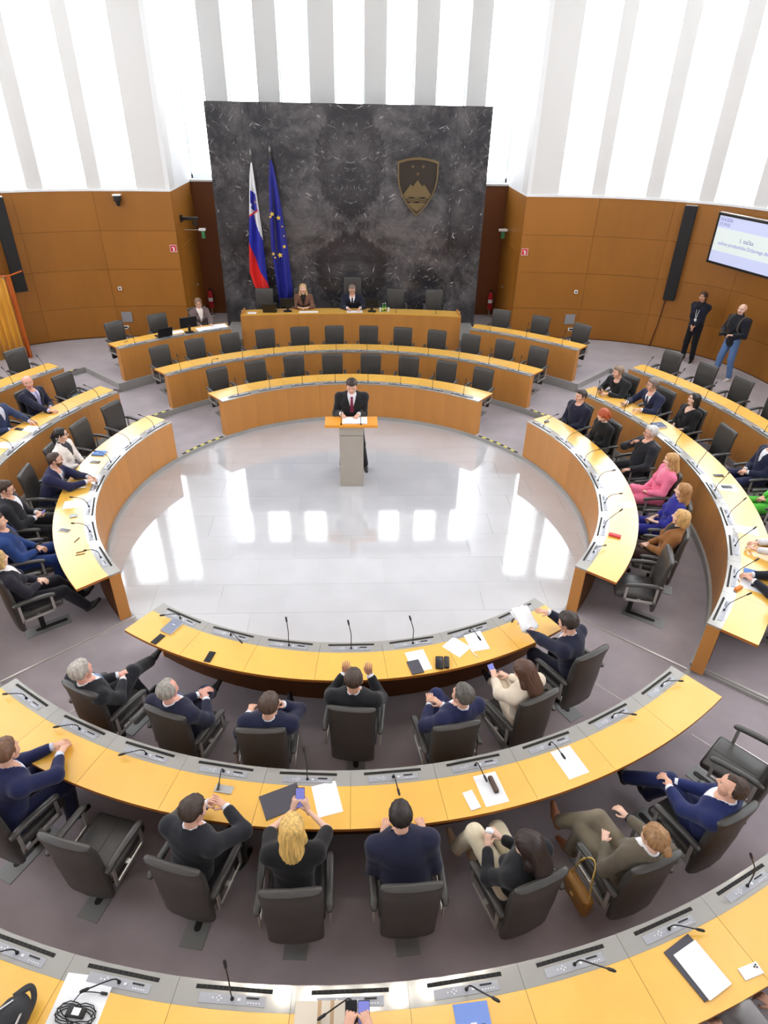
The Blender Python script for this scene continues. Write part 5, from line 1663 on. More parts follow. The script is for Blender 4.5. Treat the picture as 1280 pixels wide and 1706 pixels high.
sit('R2', 4, 'man in navy jacket and white shirt, cut by the right edge above the green sleeve', top=(30, 34, 62), low=(30, 34, 70), shirt=WSH, hair=('short', (70, 58, 50)), lean=-10, head=(10, 0), Rh=(.05, .25, .62), Lh=(-.05, .27, .62), Rdir=(-.6, .7, -.1), Ldir=(.6, .7, -.1))
sit('R2', 5, 'person in a bright green suit at the right edge', top=(84, 190, 62), low=(84, 190, 62), shirt=(230, 230, 230), hair=('long', (120, 84, 54)), female=True, lean=-10, head=(6, 0), Rh=(.05, .27, .61), Lh=(-.05, .29, .61), Rdir=(-.6, .7, -.1), Ldir=(.6, .7, -.1))
for k, dr_ in ((7, .74), (8, .76)):
    ring_chair('R2', k, 'dark chair at the right edge in the second right row, %s from its near end' % ('third' if k == 7 else 'second'), dr_)
sit('R2', 7, 'person in white shirt leaning on papers at the right edge', top=(226, 226, 230), low=BLK, hair=('bob', (150, 110, 70)), female=True, style='crew', lean=10, head=(0, -10), Rh=(.10, .40, .80), Lh=(-.10, .44, .80), Rdir=(-.5, .8, 0), Ldir=(.5, .8, 0))
sit('R2', 8, 'man in dark suit with clasped hands on the near end of the right desk', top=(30, 32, 44), low=(22, 22, 28), shirt=WSH, hair=('short', (60, 50, 44)), lean=14, head=(0, -4), pel=(0, -.05, .56), Rh=(.07, .50, .80), Lh=(-.05, .47, .80), Rdir=(-.5, .85, 0), Ldir=(.5, .85, 0), h=.015)
# ---- left rows
sit('L1', 2, 'woman with black hair and glasses in a white jacket', top=(236, 230, 226), low=(40, 38, 44), shirt=(60, 60, 70), hair=('tail', (26, 22, 24)), skin='light', female=True, glasses=True, lean=2, head=(-14, 0), Rh=(.05, .28, .64), Lh=(-.06, .30, .65), Rdir=(-.6, .7, -.1), Ldir=(.6, .7, -.1))
sit('L1', 3, 'bearded man in navy suit leaning on the left desk with clasped hands', top=(34, 36, 72), low=NAVY, shirt=(224, 226, 234), tie=(120, 124, 140), hair=('crop', (66, 50, 42)), beard=(92, 68, 56), glasses=True, lean=22, pel=(0, -.04, .56), head=(-16, 2), Rh=(.06, .58, .81), Lh=(-.08, .58, .82), Rdir=(-.5, .8, 0), Ldir=(.6, .8, 0), h=.014)
sit('L1', 4, 'man with glasses in black suit holding a phone at the left', top=(30, 31, 38), low=(26, 27, 32), shirt=WSH, hair=('short', (58, 40, 32)), glasses=True, lean=-6, head=(-4, -14), Rh=(.05, .26, .66), Lh=(-.07, .28, .67), Rdir=(-.5, .8, .2), Ldir=(.5, .8, .1), Rp='grip', Lp='grip', h=.014)
sit('L1', 5, 'person in a bright blue suit with folded hands at the left edge', top=(34, 62, 120), low=(30, 56, 116), shirt=(40, 44, 60), hair=('short', (70, 50, 40)), lean=-12, head=(0, 0), Rh=(.05, .25, .62), Lh=(-.05, .27, .62), Rdir=(-.6, .7, -.1), Ldir=(.6, .7, -.1), h=.014)
sit('L1', 6, 'blonde woman in black jacket and white top with crossed ankles at the left', top=(36, 33, 46), low=(26, 25, 34), shirt=(238, 236, 238), hair=('bob', (198, 164, 108)), skin='light', female=True, lean=-12, head=(-10, 0), Rh=(.02, .24, .64), Lh=(-.06, .26, .64), Rdir=(-.7, .6, 0), Ldir=(.7, .6, 0), legs='out', h=.014, vdepth=.34)
sit('L2', 1, 'bald man in navy suit with lilac shirt and tie', top=(28, 30, 52), low=NAVY, shirt=(206, 204, 236), tie=(150, 146, 196), hair=('bald', (150, 120, 100)), skin='pink', lean=-2, head=(34, -4), Rh=(.16, .38, .78), Lh=(-.10, .30, .66), Rdir=(-.4, .9, 0), vdepth=.32)
sit('L2', 2, 'person in mid-blue suit cut by the left edge', top=(52, 62, 96), low=(48, 58, 100), shirt=(210, 212, 230), hair=('short', (80, 66, 56)), lean=-4, head=(0, 0), Rh=(.10, .30, .66), Lh=(-.16, .36, .78), Ldir=(.2, .9, 0))
# ---- near inner row
sit('N1', 0, 'grey-haired man in black suit and light blue tie with crossed legs at the near left', top=(30, 31, 38), low=(28, 29, 36), shirt=WSH, tie=(150, 180, 226), hair=('short', (176, 170, 162)), skin='pink', lean=-14, twist=-8, head=(-6, 0), Rh=(.04, .15, .72), Lh=(-.04, .17, .73), Rdir=(-.5, .8, .1), Ldir=(.6, .8, .1), legs='crossR', feet={1: (-.10, .66, .46), -1: (-.05, .45, .085)}, knees={1: (.02, .33, .70)}, h=.012)
sit('N1', 1, 'grey-haired balding man in navy suit with folded raised hands', top=(32, 34, 58), low=(34, 36, 60), shirt=WSH, tie=(90, 110, 170), hair=('receding', (150, 146, 140)), skin='pink', lean=-10, head=(-12, -4), Rh=(.10, .17, .74), Lh=(.0, .19, .74), Rdir=(-.7, .6, .3), Ldir=(.6, .7, .3), legs='crossR', h=.012)
sit('N1', 2, 'dark-haired man in navy suit holding a phone to his ear', top=(30, 33, 62), low=(34, 38, 74), shirt=WSH, hair=('short', (74, 56, 46)), lean=-8, tilt=7, head=(12, -10), Rh=(.16, .0, 1.01), Rdir=(-.25, -.3, .9), Rp='grip', Rpole=(.5, .7, -.7), Lh=(-.20, .16, .70), Lpole=(-.4, -.5, -.7), Ldir=(.2, 1, 0), legs='crossL', h=.012)
sit('N1', 3, 'short-haired man in black suit with both hands raised to his ears', top=(27, 28, 33), low=(26, 27, 32), shirt=WSH, hair=('crop', (66, 50, 42)), skin='tan', lean=-2, head=(0, -6), Rh=(.125, .20, .95), Lh=(-.125, .20, .95), Rdir=(-.1, -.1, 1), Ldir=(.1, -.1, 1), Rup=(0, -1, 0), Lup=(0, -1, 0), Rp='relaxed', Lp='relaxed', Rpole=(.35, .5, -.9), Lpole=(-.35, .5, -.9), h=.012)
sit('N1', 4, 'dark grey-haired man in navy suit gesturing with his hands', top=(32, 36, 74), low=(34, 38, 84), shirt=WSH, hair=('short', (88, 84, 80)), lean=-8, tilt=8, twist=18, pel=(.03, -.05, .56), head=(-10, 2), Rh=(.0, .15, .78), Lh=(-.11, .19, .76), Rdir=(-.7, .6, .3), Ldir=(.2, .9, .3), legs='crossL', h=.012)
sit('N1', 5, 'brown-haired woman in a cream jacket and trousers looking at a phone', top=(228, 214, 194), low=(226, 210, 188), shirt=(228, 214, 194), hair=('long', (84, 56, 42)), skin='light', female=True, lean=0, tilt=-4, twist=10, head=(-14, -24), Rh=(.06, .24, .76), Lh=(-.08, .28, .76), Rdir=(-.6, .7, .2), Ldir=(.3, .8, .4), Rp='grip', Lp='grip', legs='crossL', h=.012)
sit('N1', 6, 'dark-haired man in navy suit reading papers in the near inner row', top=(28, 31, 54), low=(26, 28, 46), shirt=WSH, hair=('sweep', (50, 40, 36)), lean=12, tilt=-4, twist=22, pel=(0, -.10, .56), head=(6, -18), Rh=(.06, .44, .98), Lh=(-.22, .44, .88), Rdir=(-.9, .3, .3), Ldir=(-.3, .7, .4), Rp='flat', Lp='grip', h=.012)
# ---- near second row
sit('N2', 1, 'brown-haired man in blue suit leaning on the desk with clasped hands at the near left', top=(28, 33, 74), low=(27, 31, 66), shirt=(206, 212, 232), hair=('short', (112, 80, 60)), lean=16, twist=-12, pel=(0, -.08, .56), head=(-18, -2), Rh=(.10, .42, .80), Lh=(-.02, .46, .80), Rdir=(-.3, .9, 0), Ldir=(.6, .8, 0), h=.012, Rpole=(.9, -.2, -.1))
sit('N2', 3, 'dark-haired man in black suit with hands at his mouth and a wristwatch', top=(34, 35, 42), low=(28, 28, 34), shirt=WSH, hair=('short', (60, 46, 40)), lean=12, pel=(.0, -.10, .56), twist=-10, head=(14, -14), Rh=(.12, .30, .90), Lh=(-.03, .30, .88), Rdir=(-.8, .0, .5), Ldir=(.4, .0, .8), Rp='grip', Lp='grip', Rpole=(.9, .1, -.4), Lpole=(-.7, .2, -.7), watch=1, h=.012)
sit('N2', 4, 'blonde long-haired woman in black dress photographing with a phone', top=(24, 24, 28), low=(24, 24, 28), skirt=True, hair=('long', (218, 178, 104)), skin='light', female=True, style='vneck', sleeve=.42, lean=14, pel=(0, -.08, .56), head=(4, -6), Rh=(.09, .42, .86), Lh=(-.03, .43, .86), Rdir=(-.3, .5, .8), Ldir=(.3, .5, .8), Rp='grip', Lp='grip', Rpole=(.9, -.1, -.3), Lpole=(-.9, -.1, -.3), h=.012)
sit('N2', 5, 'dark short-haired man in navy suit sitting with his back to the viewer', top=(34, 37, 62), low=(30, 32, 52), shirt=(44, 48, 76), hair=('crop', (36, 27, 25)), tilt=-5, lean=16, pel=(0, -.05, .56), head=(0, -8), Rh=(.16, .26, .72), Lh=(-.16, .26, .72), Rpole=(.22, -.6, -.8), Lpole=(-.22, -.6, -.8), belly=.02, h=.012, size=1.02)
sit('N2', 6, 'dark long-haired woman in black top and cream trousers with crossed legs', top=(26, 27, 32), low=(226, 214, 186), hair=('long', (42, 30, 28)), skin='light', female=True, style='crew', lean=-10, pel=(0, -.04, .55), twist=16, head=(-16, -20), Rh=(.0, .22, .75), Lh=(-.13, .20, .75), Rdir=(-.5, .6, .5), Ldir=(.4, .7, .5), Rp='grip', Lp='grip', legs='crossL', feet={1: (-.06, .44, .085), -1: (-.20, .50, .30)}, knees={-1: (-.14, .30, .67)}, shoe=(206, 172, 142), h=.012)
sit('N2', 7, 'light brown-haired woman in olive suit with crossed legs and a wristwatch', top=(98, 90, 76), low=(126, 116, 98), shirt=(226, 226, 230), hair=('bun', (150, 112, 74)), skin='light', female=True, lean=-12, twist=-14, head=(-16, -4), Lh=(-.10, .22, .66), Rh=(.20, .20, .72), Rdir=(-.3, .9, .2), Ldir=(.6, .7, 0), legs='crossR', feet={1: (-.20, .56, .34), -1: (-.1, .40, .085)}, knees={1: (-.02, .32, .69)}, shoe=(150, 96, 66), watch=1, h=.012)
sit('N2', 8, 'dark-haired man in bright blue suit and white shirt with hands on his knee', top=(28, 40, 92), low=(27, 37, 82), shirt=(236, 238, 246), hair=('receding', (60, 42, 32)), lean=-8, twist=14, head=(-8, 4), Rh=(.0, .25, .71), Lh=(-.09, .23, .71), Rdir=(-.5, .8, .1), Ldir=(.6, .7, .1), legs='crossL', feet={-1: (-.16, .62, .40), 1: (.10, .52, .085)}, h=.012)
# ---- bottom edge: only hands and knees reach into the picture
ring_chair('N3', 5, 'dark chair at the bottom edge in the middle of the outermost row', .80)
sit('N3', 5, 'person at the bottom edge holding two phones over the desk', top=(60, 60, 70), low=(40, 40, 50), hair=('short', (80, 60, 48)), style='crew', lean=30, head=(0, -30), Rh=(.12, .50, .90), Lh=(-.02, .50, .90), Rdir=(-.4, .9, .1), Ldir=(.3, .9, .1), Rp='grip', Lp='grip')
ring_chair('N3', 8, 'dark chair at the bottom right corner in the outermost row', .93, 0, 1.2)
sit('N3', 8, 'person in grey checked trousers cut by the bottom right corner', top=(110, 108, 112), low=(150, 148, 150), hair=('short', (80, 60, 48)), lean=-12, legs='crossR')

# ------------------------------------------------------------------ things on the desks
ZN1, ZN2, ZN3, ZS1, ZS2, ZF3 = .7885, .8645, .9615, .8005, .9135, 1.1125
BLUEB = mat('booklet_blue', (70, 120, 190), .5); GREYB = mat('booklet_grey', (132, 140, 160), .5); DGREY = mat('folder_grey', (74, 72, 82), .55); NAVYB = mat('folder_navy', (70, 86, 120), .5)
PHONEK = mat('phone_black', (26, 27, 32), .25); SILVER = mat('phone_silver', (196, 196, 196), .25, metal=.5); REDC = mat('case_red', (228, 80, 84), .45); BROWNC = mat('case_brown', (88, 66, 58), .6)
PEN = mat('pen_dark', (88, 56, 40), .4); INKT = mat('print_grey', (236, 237, 241), .7); BEIGE = mat('linen_beige', (226, 214, 196), .85); TAN = mat('linen_tan', (196, 164, 128), .85); ORANGEC = mat('case_orange', (226, 132, 40), .5)
def sheet(label, c, z, rot, w=.21, h=.297, t=.0015, lines=True, m=None):
    o = paper('sheet_of_paper', label, c, z, w, h, rot, m, t, 'paper')
    if lines and not m:
        b = MB()
        for k in range(8): b.box(-w * .36, w * (.36 - .1 * (k % 3)), h * (.34 - .08 * k) - .002, h * (.34 - .08 * k) + .002, t, t + .0003)
        b.build('printed_lines', INKT, o)['kind'] = 'stuff'
    return o
def phone(label, c, z, rot, m=None, back=False):
    o = thing('smartphone', label, 'phone', (c[0], c[1], z), radians(rot))
    MB().rbox(-.037, .037, -.077, .077, 0, .008, .003).build('phone_body', m or PHONEK, o)
    if not back: MB().box(-.034, .034, -.073, .073, .008, .0088).build('phone_screen', SCREENOFF, o)
    else:
        b = MB()
        for dx, dy in ((-.02, .055), (-.005, .055), (-.0125, .04)): b.cyl((dx, dy, .008), (dx, dy, .0105), .006, n=8)
        b.build('camera_lens', BLACK, o)['kind'] = 'stuff'
    return o
def booklet(label, c, z, rot, m, w=.15, h=.21, t=.012, name='booklet', cat='booklet'):
    o = thing(name, label, cat, (c[0], c[1], z), radians(rot))
    MB().box(-w / 2, w / 2, -h / 2, h / 2, 0, .002).build('cover', m, o)
    MB().box(-w / 2 + .003, w / 2 - .003, -h / 2 + .003, h / 2 - .003, .002, t - .002).build('page_block', PAPER, o)
    MB().box(-w / 2, w / 2, -h / 2, h / 2, t - .002, t).box(-w / 2 - .002, -w / 2, -h / 2, h / 2, 0, t).build('cover', m, o)
    if m not in (DGREY,): MB().box(-.02, .02, h * .1, h * .14, t, t + .0004).build('cover_print', PAPER, o)
    return o
def pen(label, c, z, rot, m=None):
    o = thing('pen', label, 'pen', (c[0], c[1], z), radians(rot))
    MB().tube([(-.06, 0, .005), (.05, 0, .005)], .0048, 8).build('barrel', m or PEN, o, True, 40)
    MB().tube([(.05, 0, .005), (.068, 0, .004)], [.0046, .001], 8).build('tip', ALU, o, True)
    return o
def case(label, c, z, rot, m, l=.17, w=.06, t=.035, name='spectacle_case'):
    o = thing(name, label, 'case', (c[0], c[1], z), radians(rot))
    MB().rbox(-l / 2, l / 2, -w / 2, w / 2, 0, t * .55, .01).build('case_bottom', m, o, True, 50)
    MB().rbox(-l / 2, l / 2, -w / 2, w / 2, t * .5, t, .012).build('case_lid', m, o, True, 50)
    return o
# near inner desk
booklet('grey-blue booklet at the left end of the near inner desk', (-2.004, -3.51), ZN1, -28, GREYB, .14, .215, .02)
phone('black phone lying beside the grey-blue booklet at the desk end', (-2.115, -3.701), ZN1, -29)
phone('black phone alone on the near inner desk before the grey-haired men', (-1.502, -3.982), ZN1, -14)
sheet('white sheet under the small grey booklet on the near inner desk', (.715, -4.09), ZN1, 14)
booklet('small grey booklet on the white sheet near the desk edge', (.675, -4.185), ZN1 + .002, 15, DGREY, .13, .19, .008)
case('black wallet lying on the near inner desk', (.933, -4.135), ZN1, 84, PHONEK, .17, .08, .018, 'wallet')
case('black key pouch beside the wallet on the near inner desk', (1.01, -4.137), ZN1, 84, BLACK, .16, .055, .03, 'key_pouch')
sheet('white sheet turned askew, left of two overlapping on the near inner desk', (1.15, -3.895), ZN1, 45, .21, .24)
sheet('white sheet, right of two overlapping on the near inner desk', (1.38, -3.81), ZN1 + .002, 12)
pen('white pen at the edge of the overlapping sheets', (1.328, -4.008), ZN1, -60, WHITE)
# second near desk
phone('silver phone lying face down before the man with the wristwatch', (-1.077, -5.611), ZN2, 78, SILVER, True)
booklet('large dark grey folder lying beside the blonde woman', (-.575, -5.737), ZN2, 22, DGREY, .33, .23, .008, 'document_folder', 'folder')
sheet('white sheet right of the blonde woman on the second near desk', (-.20, -5.725), ZN2, 14)
o = thing('note_pad', 'small white note pad beside the sheet with the brown case', 'notepad', (1.015, -5.777, ZN2), radians(18))
MB().box(-.045, .045, -.085, .085, 0, .008).build('page_block', PAPER, o); MB().box(-.045, .045, .07, .085, .008, .0095).build('glue_strip', WHITE, o)
sheet('white sheet with a brown spectacle case on it', (1.197, -5.673), ZN2, 13)
case('brown spectacle case lying on a white sheet', (1.222, -5.644), ZN2 + .002, -76, BROWNC, .16, .04, .03)
sheet('single white sheet on the right part of the second near desk', (1.95, -5.43), ZN2, 19)
# outermost near desk
def backpack():
    d = thing('backpack', 'black backpack lying on the outermost desk at the lower left', 'backpack', (-2.14, -7.32, ZN3), radians(-20))
    K = mat('bag_black', (44, 45, 50), .7, noise=(20, .12, (1, 1, 1)), bump=.3); YL = mat('bag_lining', (206, 170, 96), .8)
    F = Field(.05).cap((-.06, -.12, .07), (.05, .12, .09), .10, .085).cap((.07, -.06, .06), (.06, .10, .07), .07, .06).cap((-.12, 0, .05), (-.05, -.15, .05), .06, .06)
    lo, hi = F.bounds(.02)
    V, Q = surface_net(lambda X: np.maximum(F(X) + np.sin(X[:, 0] * 60 + X[:, 1] * 45) * .004, -X[:, 2]), lo, hi, .012)
    link('bag_body', mesh_np('bag_body', V, Q, K), d)
    MB().tube(cm_spline([(.10, .14, .14), (.13, .02, .15), (.10, -.10, .14), (.0, -.19, .09)], 6), .007, 6).build('zipper', ALU, d)
    MB().tube(cm_spline([(.0, .16, .13), (.05, .24, .12), (.10, .2, .08), (.12, .1, .06)], 6), .012, 6, flat=2.0).build('strap', K, d)
    MB().rbox(.0, .12, -.17, -.06, .10, .135, .015).build('lining', YL, d, True, 50)
    MB().tube(cm_spline([(-.1, -.1, .16), (-.03, .02, .19), (.03, .14, .17)], 6), .004, 5).build('white_seam', WHITE, d)
backpack()
sheet('white sheet under the black charger on the outermost desk', (-1.72, -7.22), ZN3, -8, .32, .42)
def charger():
    d = thing('power_charger', 'black power charger with coiled cable on a white sheet', 'charger', (-1.715, -7.22, ZN3 + .002), radians(-10))
    MB().rbox(-.06, .06, -.03, .03, 0, .03, .008).build('charger_brick', BLACK, d, True, 50)
    MB().box(-.02, .03, -.02, .02, .03, .0305).build('white_sticker', WHITE, d)
    pts = []
    for k in range(60):
        a = k * .42; r = .085 + .03 * sin(k * .9)
        pts.append((r * cos(a) * 1.15, r * sin(a) * .7 - .01, .006 + .012 * (k % 7) / 7))
    MB().tube(pts, .0035, 5).build('coiled_cable', BLACK, d)
    MB().tube(cm_spline([(-.05, .05, .01), (-.02, .10, .02), (.03, .115, .015), (.10, .12, .012)], 6), .0035, 5).build('cable_lead', BLACK, d)
    MB().rbox(.10, .145, .112, .128, .004, .02, .004).build('plug', BLACK, d)
charger()
o = thing('linen_notebook', 'beige linen-covered notebook with tan stripes at the bottom edge', 'notebook', (-.16, -7.34, ZN3), radians(-1))
MB().rbox(-.19, .19, -.13, .13, 0, .018, .006).build('cover', BEIGE, o)
for x in (-.035, .045): MB().box(x - .012, x + .012, -.13, .13, .018, .0188).build('tan_stripe', TAN, o)
booklet('blue brochure with a dark card on it at the bottom edge', (.775, -7.40), ZN3, 4, mat('brochure_blue', (120, 150, 220), .4), .22, .30, .006)
tag(MB().rbox(-.06, .06, -.05, .05, 0, .004, .0015).build('dark_card', DGREY, None, loc=(.79, -7.42, ZN3 + .0065), rotz=radians(6)), 'dark grey card lying on the blue brochure', 'card')
booklet('dark folder under the stapled document at the lower right', (2.315, -7.10), ZN3, 27, DGREY, .24, .33, .008, 'document_folder', 'folder')
sheet('stapled white document lying on a dark folder at the lower right', (2.345, -7.12), ZN3 + .009, 25, t=.005)
phone('white phone lying face down at the lower right', (2.671, -7.138), ZN3, -75, WHITE, True)
# inner right desk
case('red spectacle case on the inner right desk', (3.619, -1.835), ZS1, -30, REDC, .165, .065, .03)
sheet('white sheet on the inner right desk before the woman in pink', (4.15, .10), ZS1, 95)
sheet('white sheet on the inner right desk before the white-haired man', (4.06, -.27), ZS1 , 70, .15, .21)
sheet('glossy white sheet on the inner right desk before the woman in blue', (4.07, -1.03), ZS1, 100, .16, .25)
case('small dark gadget at the far end of the inner right desk', (3.62, 1.88), ZS1, 20, GREYB, .09, .05, .02, 'gadget')
# second right desk
booklet('navy folder standing out behind the white-haired man on the right desk', (5.54, 1.45), ZS2, 10, NAVYB, .22, .20, .03, 'document_folder', 'folder')
phone('black phone lying crosswise on the second right desk', (5.765, -.368), ZS2, 85)
sheet('white sheet with a phone on it on the second right desk', (5.72, -.74), ZS2, 80)
phone('black phone lying on a white sheet on the second right desk', (5.72, -.72), ZS2 + .002, 85)
sheet('white sheet before the person in green on the second right desk', (5.42, -1.88), ZS2, 70)
case('black spectacle case on the second right desk', (5.46, -2.20), ZS2, -22, BLACK, .16, .06, .035)
booklet('blue book on the second right desk near its end', (4.95, -2.86), ZS2, 60, BLUEB, .21, .15, .02)
sheet('white sheet with a grey phone near the end of the second right desk', (4.88, -3.08), ZS2, 55)
phone('grey phone on the sheet near the end of the second right desk', (4.92, -3.10), ZS2 + .002, 50, GREYB)
case('orange pencil case on the second right desk', (4.66, -3.13), ZS2, 30, ORANGEC, .13, .045, .03)
# inner left desk
booklet('blue booklet on the inner left desk', (-4.15, .675), ZS1, 82, BLUEB, .15, .21, .02)
phone('black phone lying flat before the woman in white', (-4.124, .381), ZS1, 80)
phone('dark phone under the sleeve of the bearded man', (-4.19, -.33), ZS1, 70)
sheet('white sheet on the inner left desk before the man with the phone', (-4.0, -.90), ZS1, 100)
case('clear name badge lying on the inner left desk', (-3.90, -1.22), ZS1, 20, mat('badge_clear', (196, 210, 214), .3), .10, .07, .006, 'name_badge')
phone('pale phone lying on the inner left desk', (-3.891, -1.577), ZS1, 75, WHITE)
pen('thin pen on the inner left desk beside the pale phone', (-3.647, -1.804), ZS1, 75, DGREY)
pen('brown pen, upper of two lying parallel on the left desk', (-3.499, -2.075), ZS1, 23)
pen('brown pen, lower of two lying parallel on the left desk', (-3.487, -2.131), ZS1, 20)
# second left desk
phone('black phone at the hand of the bald man', (-5.488, 2.077), ZS2, 60)
sheet('white sheet on the second left desk below the bald man', (-5.50, 1.39), ZS2, 75)
phone('dark phone at the outer edge of the second left desk', (-5.708, 1.371), ZS2, 70)
sheet('white sheet at the left picture edge on the second left desk', (-5.66, .77), ZS2, 80)
# far left desk
def laptop(label, p, face):
    d = thing('laptop', label, 'laptop', p, radians(face - 90))
    MB().rbox(-.17, .17, -.12, .12, 0, .018, .005).build('laptop_base', BLACK, d)
    MB().box(-.14, .14, -.02, .09, .018, .0195).build('keyboard', DGREY, d)
    M = Matrix.Translation((0, .12, .016)) @ Matrix.Rotation(radians(-18), 4, 'X')
    MB().rbox(-.17, .17, -.006, .006, 0, .22, .004, M=M).build('laptop_lid', BLACK, d)
    MB().box(-.155, .155, -.0075, -.006, .015, .205, M=M).build('laptop_screen', SCREENOFF, d)
def monitor(label, p, face, w=.40, hh=.25):
    d = thing('monitor', label, 'monitor', p, radians(face - 90))
    MB().rbox(-.10, .10, -.08, .08, 0, .018, .005).build('monitor_foot', BLACK, d)
    MB().box(-.03, .03, .02, .045, .018, .18).build('monitor_neck', BLACK, d)
    M = Matrix.Translation((0, .0, .12)) @ Matrix.Rotation(radians(-8), 4, 'X')
    MB().rbox(-w / 2, w / 2, -.018, .018, 0, hh, .008, M=M).build('monitor_case', BLACK, d)
    MB().box(-w / 2 + .02, w / 2 - .02, -.0195, -.018, .02, hh - .02, M=M).build('monitor_screen', SCREENOFF, d)
laptop('open black laptop seen from behind on the far left desk', (-4.33, 5.93, ZF3), 126 + 180)
sheet('white sheet between laptop and monitor on the far left desk', (-4.08, 6.22), ZF3, 123)
monitor('black monitor seen from behind on the far left desk before the clerk', (-3.79, 6.19, ZF3), 121 + 180)
sheet('white sheet before the clerk on the far left desk', (-3.48, 6.48), ZF3, 118, .30, .40)
sheet('white sheet at the inner end of the far left desk', (-3.19, 6.70), ZF3, 115, .30, .35)
pen('thin dark pen at the outer end of the far left desk', (-5.05, 5.49), ZF3, 60, BLACK)
# presiding bench
ZB = 1.2065
sheet('white sheet at the left end of the presiding bench', (-2.50, 7.50), ZB, 0, .22, .16)
laptop('open black laptop on the presiding bench before the flags', (-2.06, 7.66, ZB), -90)
monitor('black monitor on the presiding bench beside the blonde woman', (-1.62, 7.66, ZB), -80, .36, .22)
sheet('white papers before the blonde woman on the presiding bench', (-1.09, 7.60), ZB, 0, .48, .22)
sheet('white papers before the presiding man', (.08, 7.66), ZB, 0, .40, .26)
monitor('black monitor on the presiding bench beside the presiding man', (.52, 7.70, ZB), -100, .34, .20)
GLASSG = mat('bottle_green', (60, 140, 70), .15); GLASSC = mat('glass_clear', (200, 214, 210), .1)
for k, (x, y) in enumerate(((.80, 7.72), (.86, 7.76))):
    d = thing('water_bottle', 'small green water bottle on the presiding bench, %s of two' % ('left' if k == 0 else 'right'), 'bottle', (x, y, ZB))
    MB().tube([(0, 0, 0), (0, 0, .11), (0, 0, .15), (0, 0, .185)], [.026, .027, .011, .011], 12).build('bottle_glass', GLASSG, d, True, 50)
    MB().cyl((0, 0, .185), (0, 0, .20), .013, n=10).build('bottle_cap', WHITE, d)
    MB().arc([(.0272, .04), (.028, .04), (.028, .09), (.0272, .09)], 0, 360, 12, cap=False).build('bottle_label', mat('label_yellow', (220, 210, 110), .6), d)
for k, x in enumerate((.73, .94)):
    tag(MB().tube([(0, 0, 0), (0, 0, .004), (0, 0, .10)], [.026, .028, .032], 12).build('drinking_glass', GLASSC, None, True, 50, (x, 7.70, ZB)), 'drinking glass on the presiding bench, %s of the green bottles' % ('left' if k == 0 else 'right'), 'glass')
for x, y, l in ((1.13, 7.62, 'thin microphone at the presiding bench under the coat of arms'), (2.14, 7.52, 'thin microphone at the right end of the presiding bench')):
    d = thing('bench_microphone', l, 'microphone', (x, y, ZB), radians(90))
    link('gooseneck', MICS['up'][0], d); link('microphone_head', MICS['up'][1], d)
# bag on the chair and hand bag on the armrest
d = thing('shoulder_bag', 'black bag with grey strap lying on the empty chair at the left', 'bag', tuple(CHAIRS['L2', 0].location + Vector((0, 0, .478))), CHAIRS['L2', 0].rotation_euler.z)
MB().rbox(-.17, .17, -.10, .16, 0, .20, .04, seg=3).build('bag_body', mat('bag_black2', (30, 31, 36), .6), d, True, 50)
MB().rbox(-.02, .12, .04, .08, .198, .212, .005).build('bag_tag', mat('bag_tag', (110, 140, 150), .5), d)
MB().tube(cm_spline([(-.15, .0, .16), (-.05, .05, .27), (.08, .0, .26), (.15, -.05, .16)], 6), .008, 6).build('bag_strap', DGREY, d)
def handbag():
    c = CHAIRS['N2', 7]; face = degrees(c.rotation_euler.z) + 90
    p = rot_to_world(c.location, face, (-.335, .02, 0))
    d = thing('handbag', 'tan leather handbag hanging by a golden chain from the armrest', 'handbag', p, c.rotation_euler.z)
    T = mat('bag_tan', (160, 116, 54), .45, noise=(18, .08, (1, 1, 1))); G = mat('chain_gold', (206, 172, 96), .3, metal=.8)
    MB().rbox(-.045, .045, -.17, .13, .16, .38, .03, seg=3).build('bag_body', T, d, True, 50)
    MB().rbox(-.052, -.035, -.15, .11, .24, .375, .008).build('bag_flap', T, d, True, 50)
    MB().rbox(-.06, -.05, -.03, .01, .25, .28, .004).build('clasp', G, d)
    path = cm_spline([(0, -.14, .37), (.015, -.10, .56), (.05, -.06, .69), (.06, .0, .695), (.03, .06, .60), (0, .10, .37)], 8)
    b = MB()
    for k in range(len(path) - 1):
        m_ = (path[k] + path[k + 1]) / 2; b.ball(m_, (.007, .013, .013), 6)
    b.build('chain', G, d)['kind'] = 'stuff'
handbag()
# ---- things held in hands
def held(name, label, cat, sec, i, p, build, rx=0, ry=0, rz=0):
    c = CHAIRS[sec, i]; face = degrees(c.rotation_euler.z) + 90
    if isinstance(p, str):
        hs = HELD[sec, i]; q = [hs[k][0] + hs[k][1] * .085 - hs[k][2] * .02 for k in {'R': (1,), 'L': (-1,), 'B': (1, -1)}[p[0]]]
        p = tuple(np.mean(q, 0) + np.array((0, 0, .02 if p[0] == 'B' else 0)))
    o = thing(name, label, cat, rot_to_world(c.location, face, p))
    o.rotation_euler = (Matrix.Rotation(radians(face - 90), 4, 'Z') @ Matrix.Rotation(radians(rz), 4, 'Z') @ Matrix.Rotation(radians(rx), 4, 'X') @ Matrix.Rotation(radians(ry), 4, 'Y')).to_euler()
    build(o); return o
LIT = mat('phone_lit', (120, 126, 200), .2, emit=.35, emit_rgb=(120, 126, 210))
def ph(m=None, lit=False):
    def f(o):
        MB().rbox(-.037, .037, -.077, .077, -.004, .004, .003).build('phone_body', m or PHONEK, o)
        MB().box(-.034, .034, -.073, .073, .004, .0048).build('phone_screen', LIT if lit else SCREENOFF, o)
    return f
held('smartphone', 'phone held up by the blonde woman in black', 'phone', 'N2', 4, 'B', ph(None, True), 45)
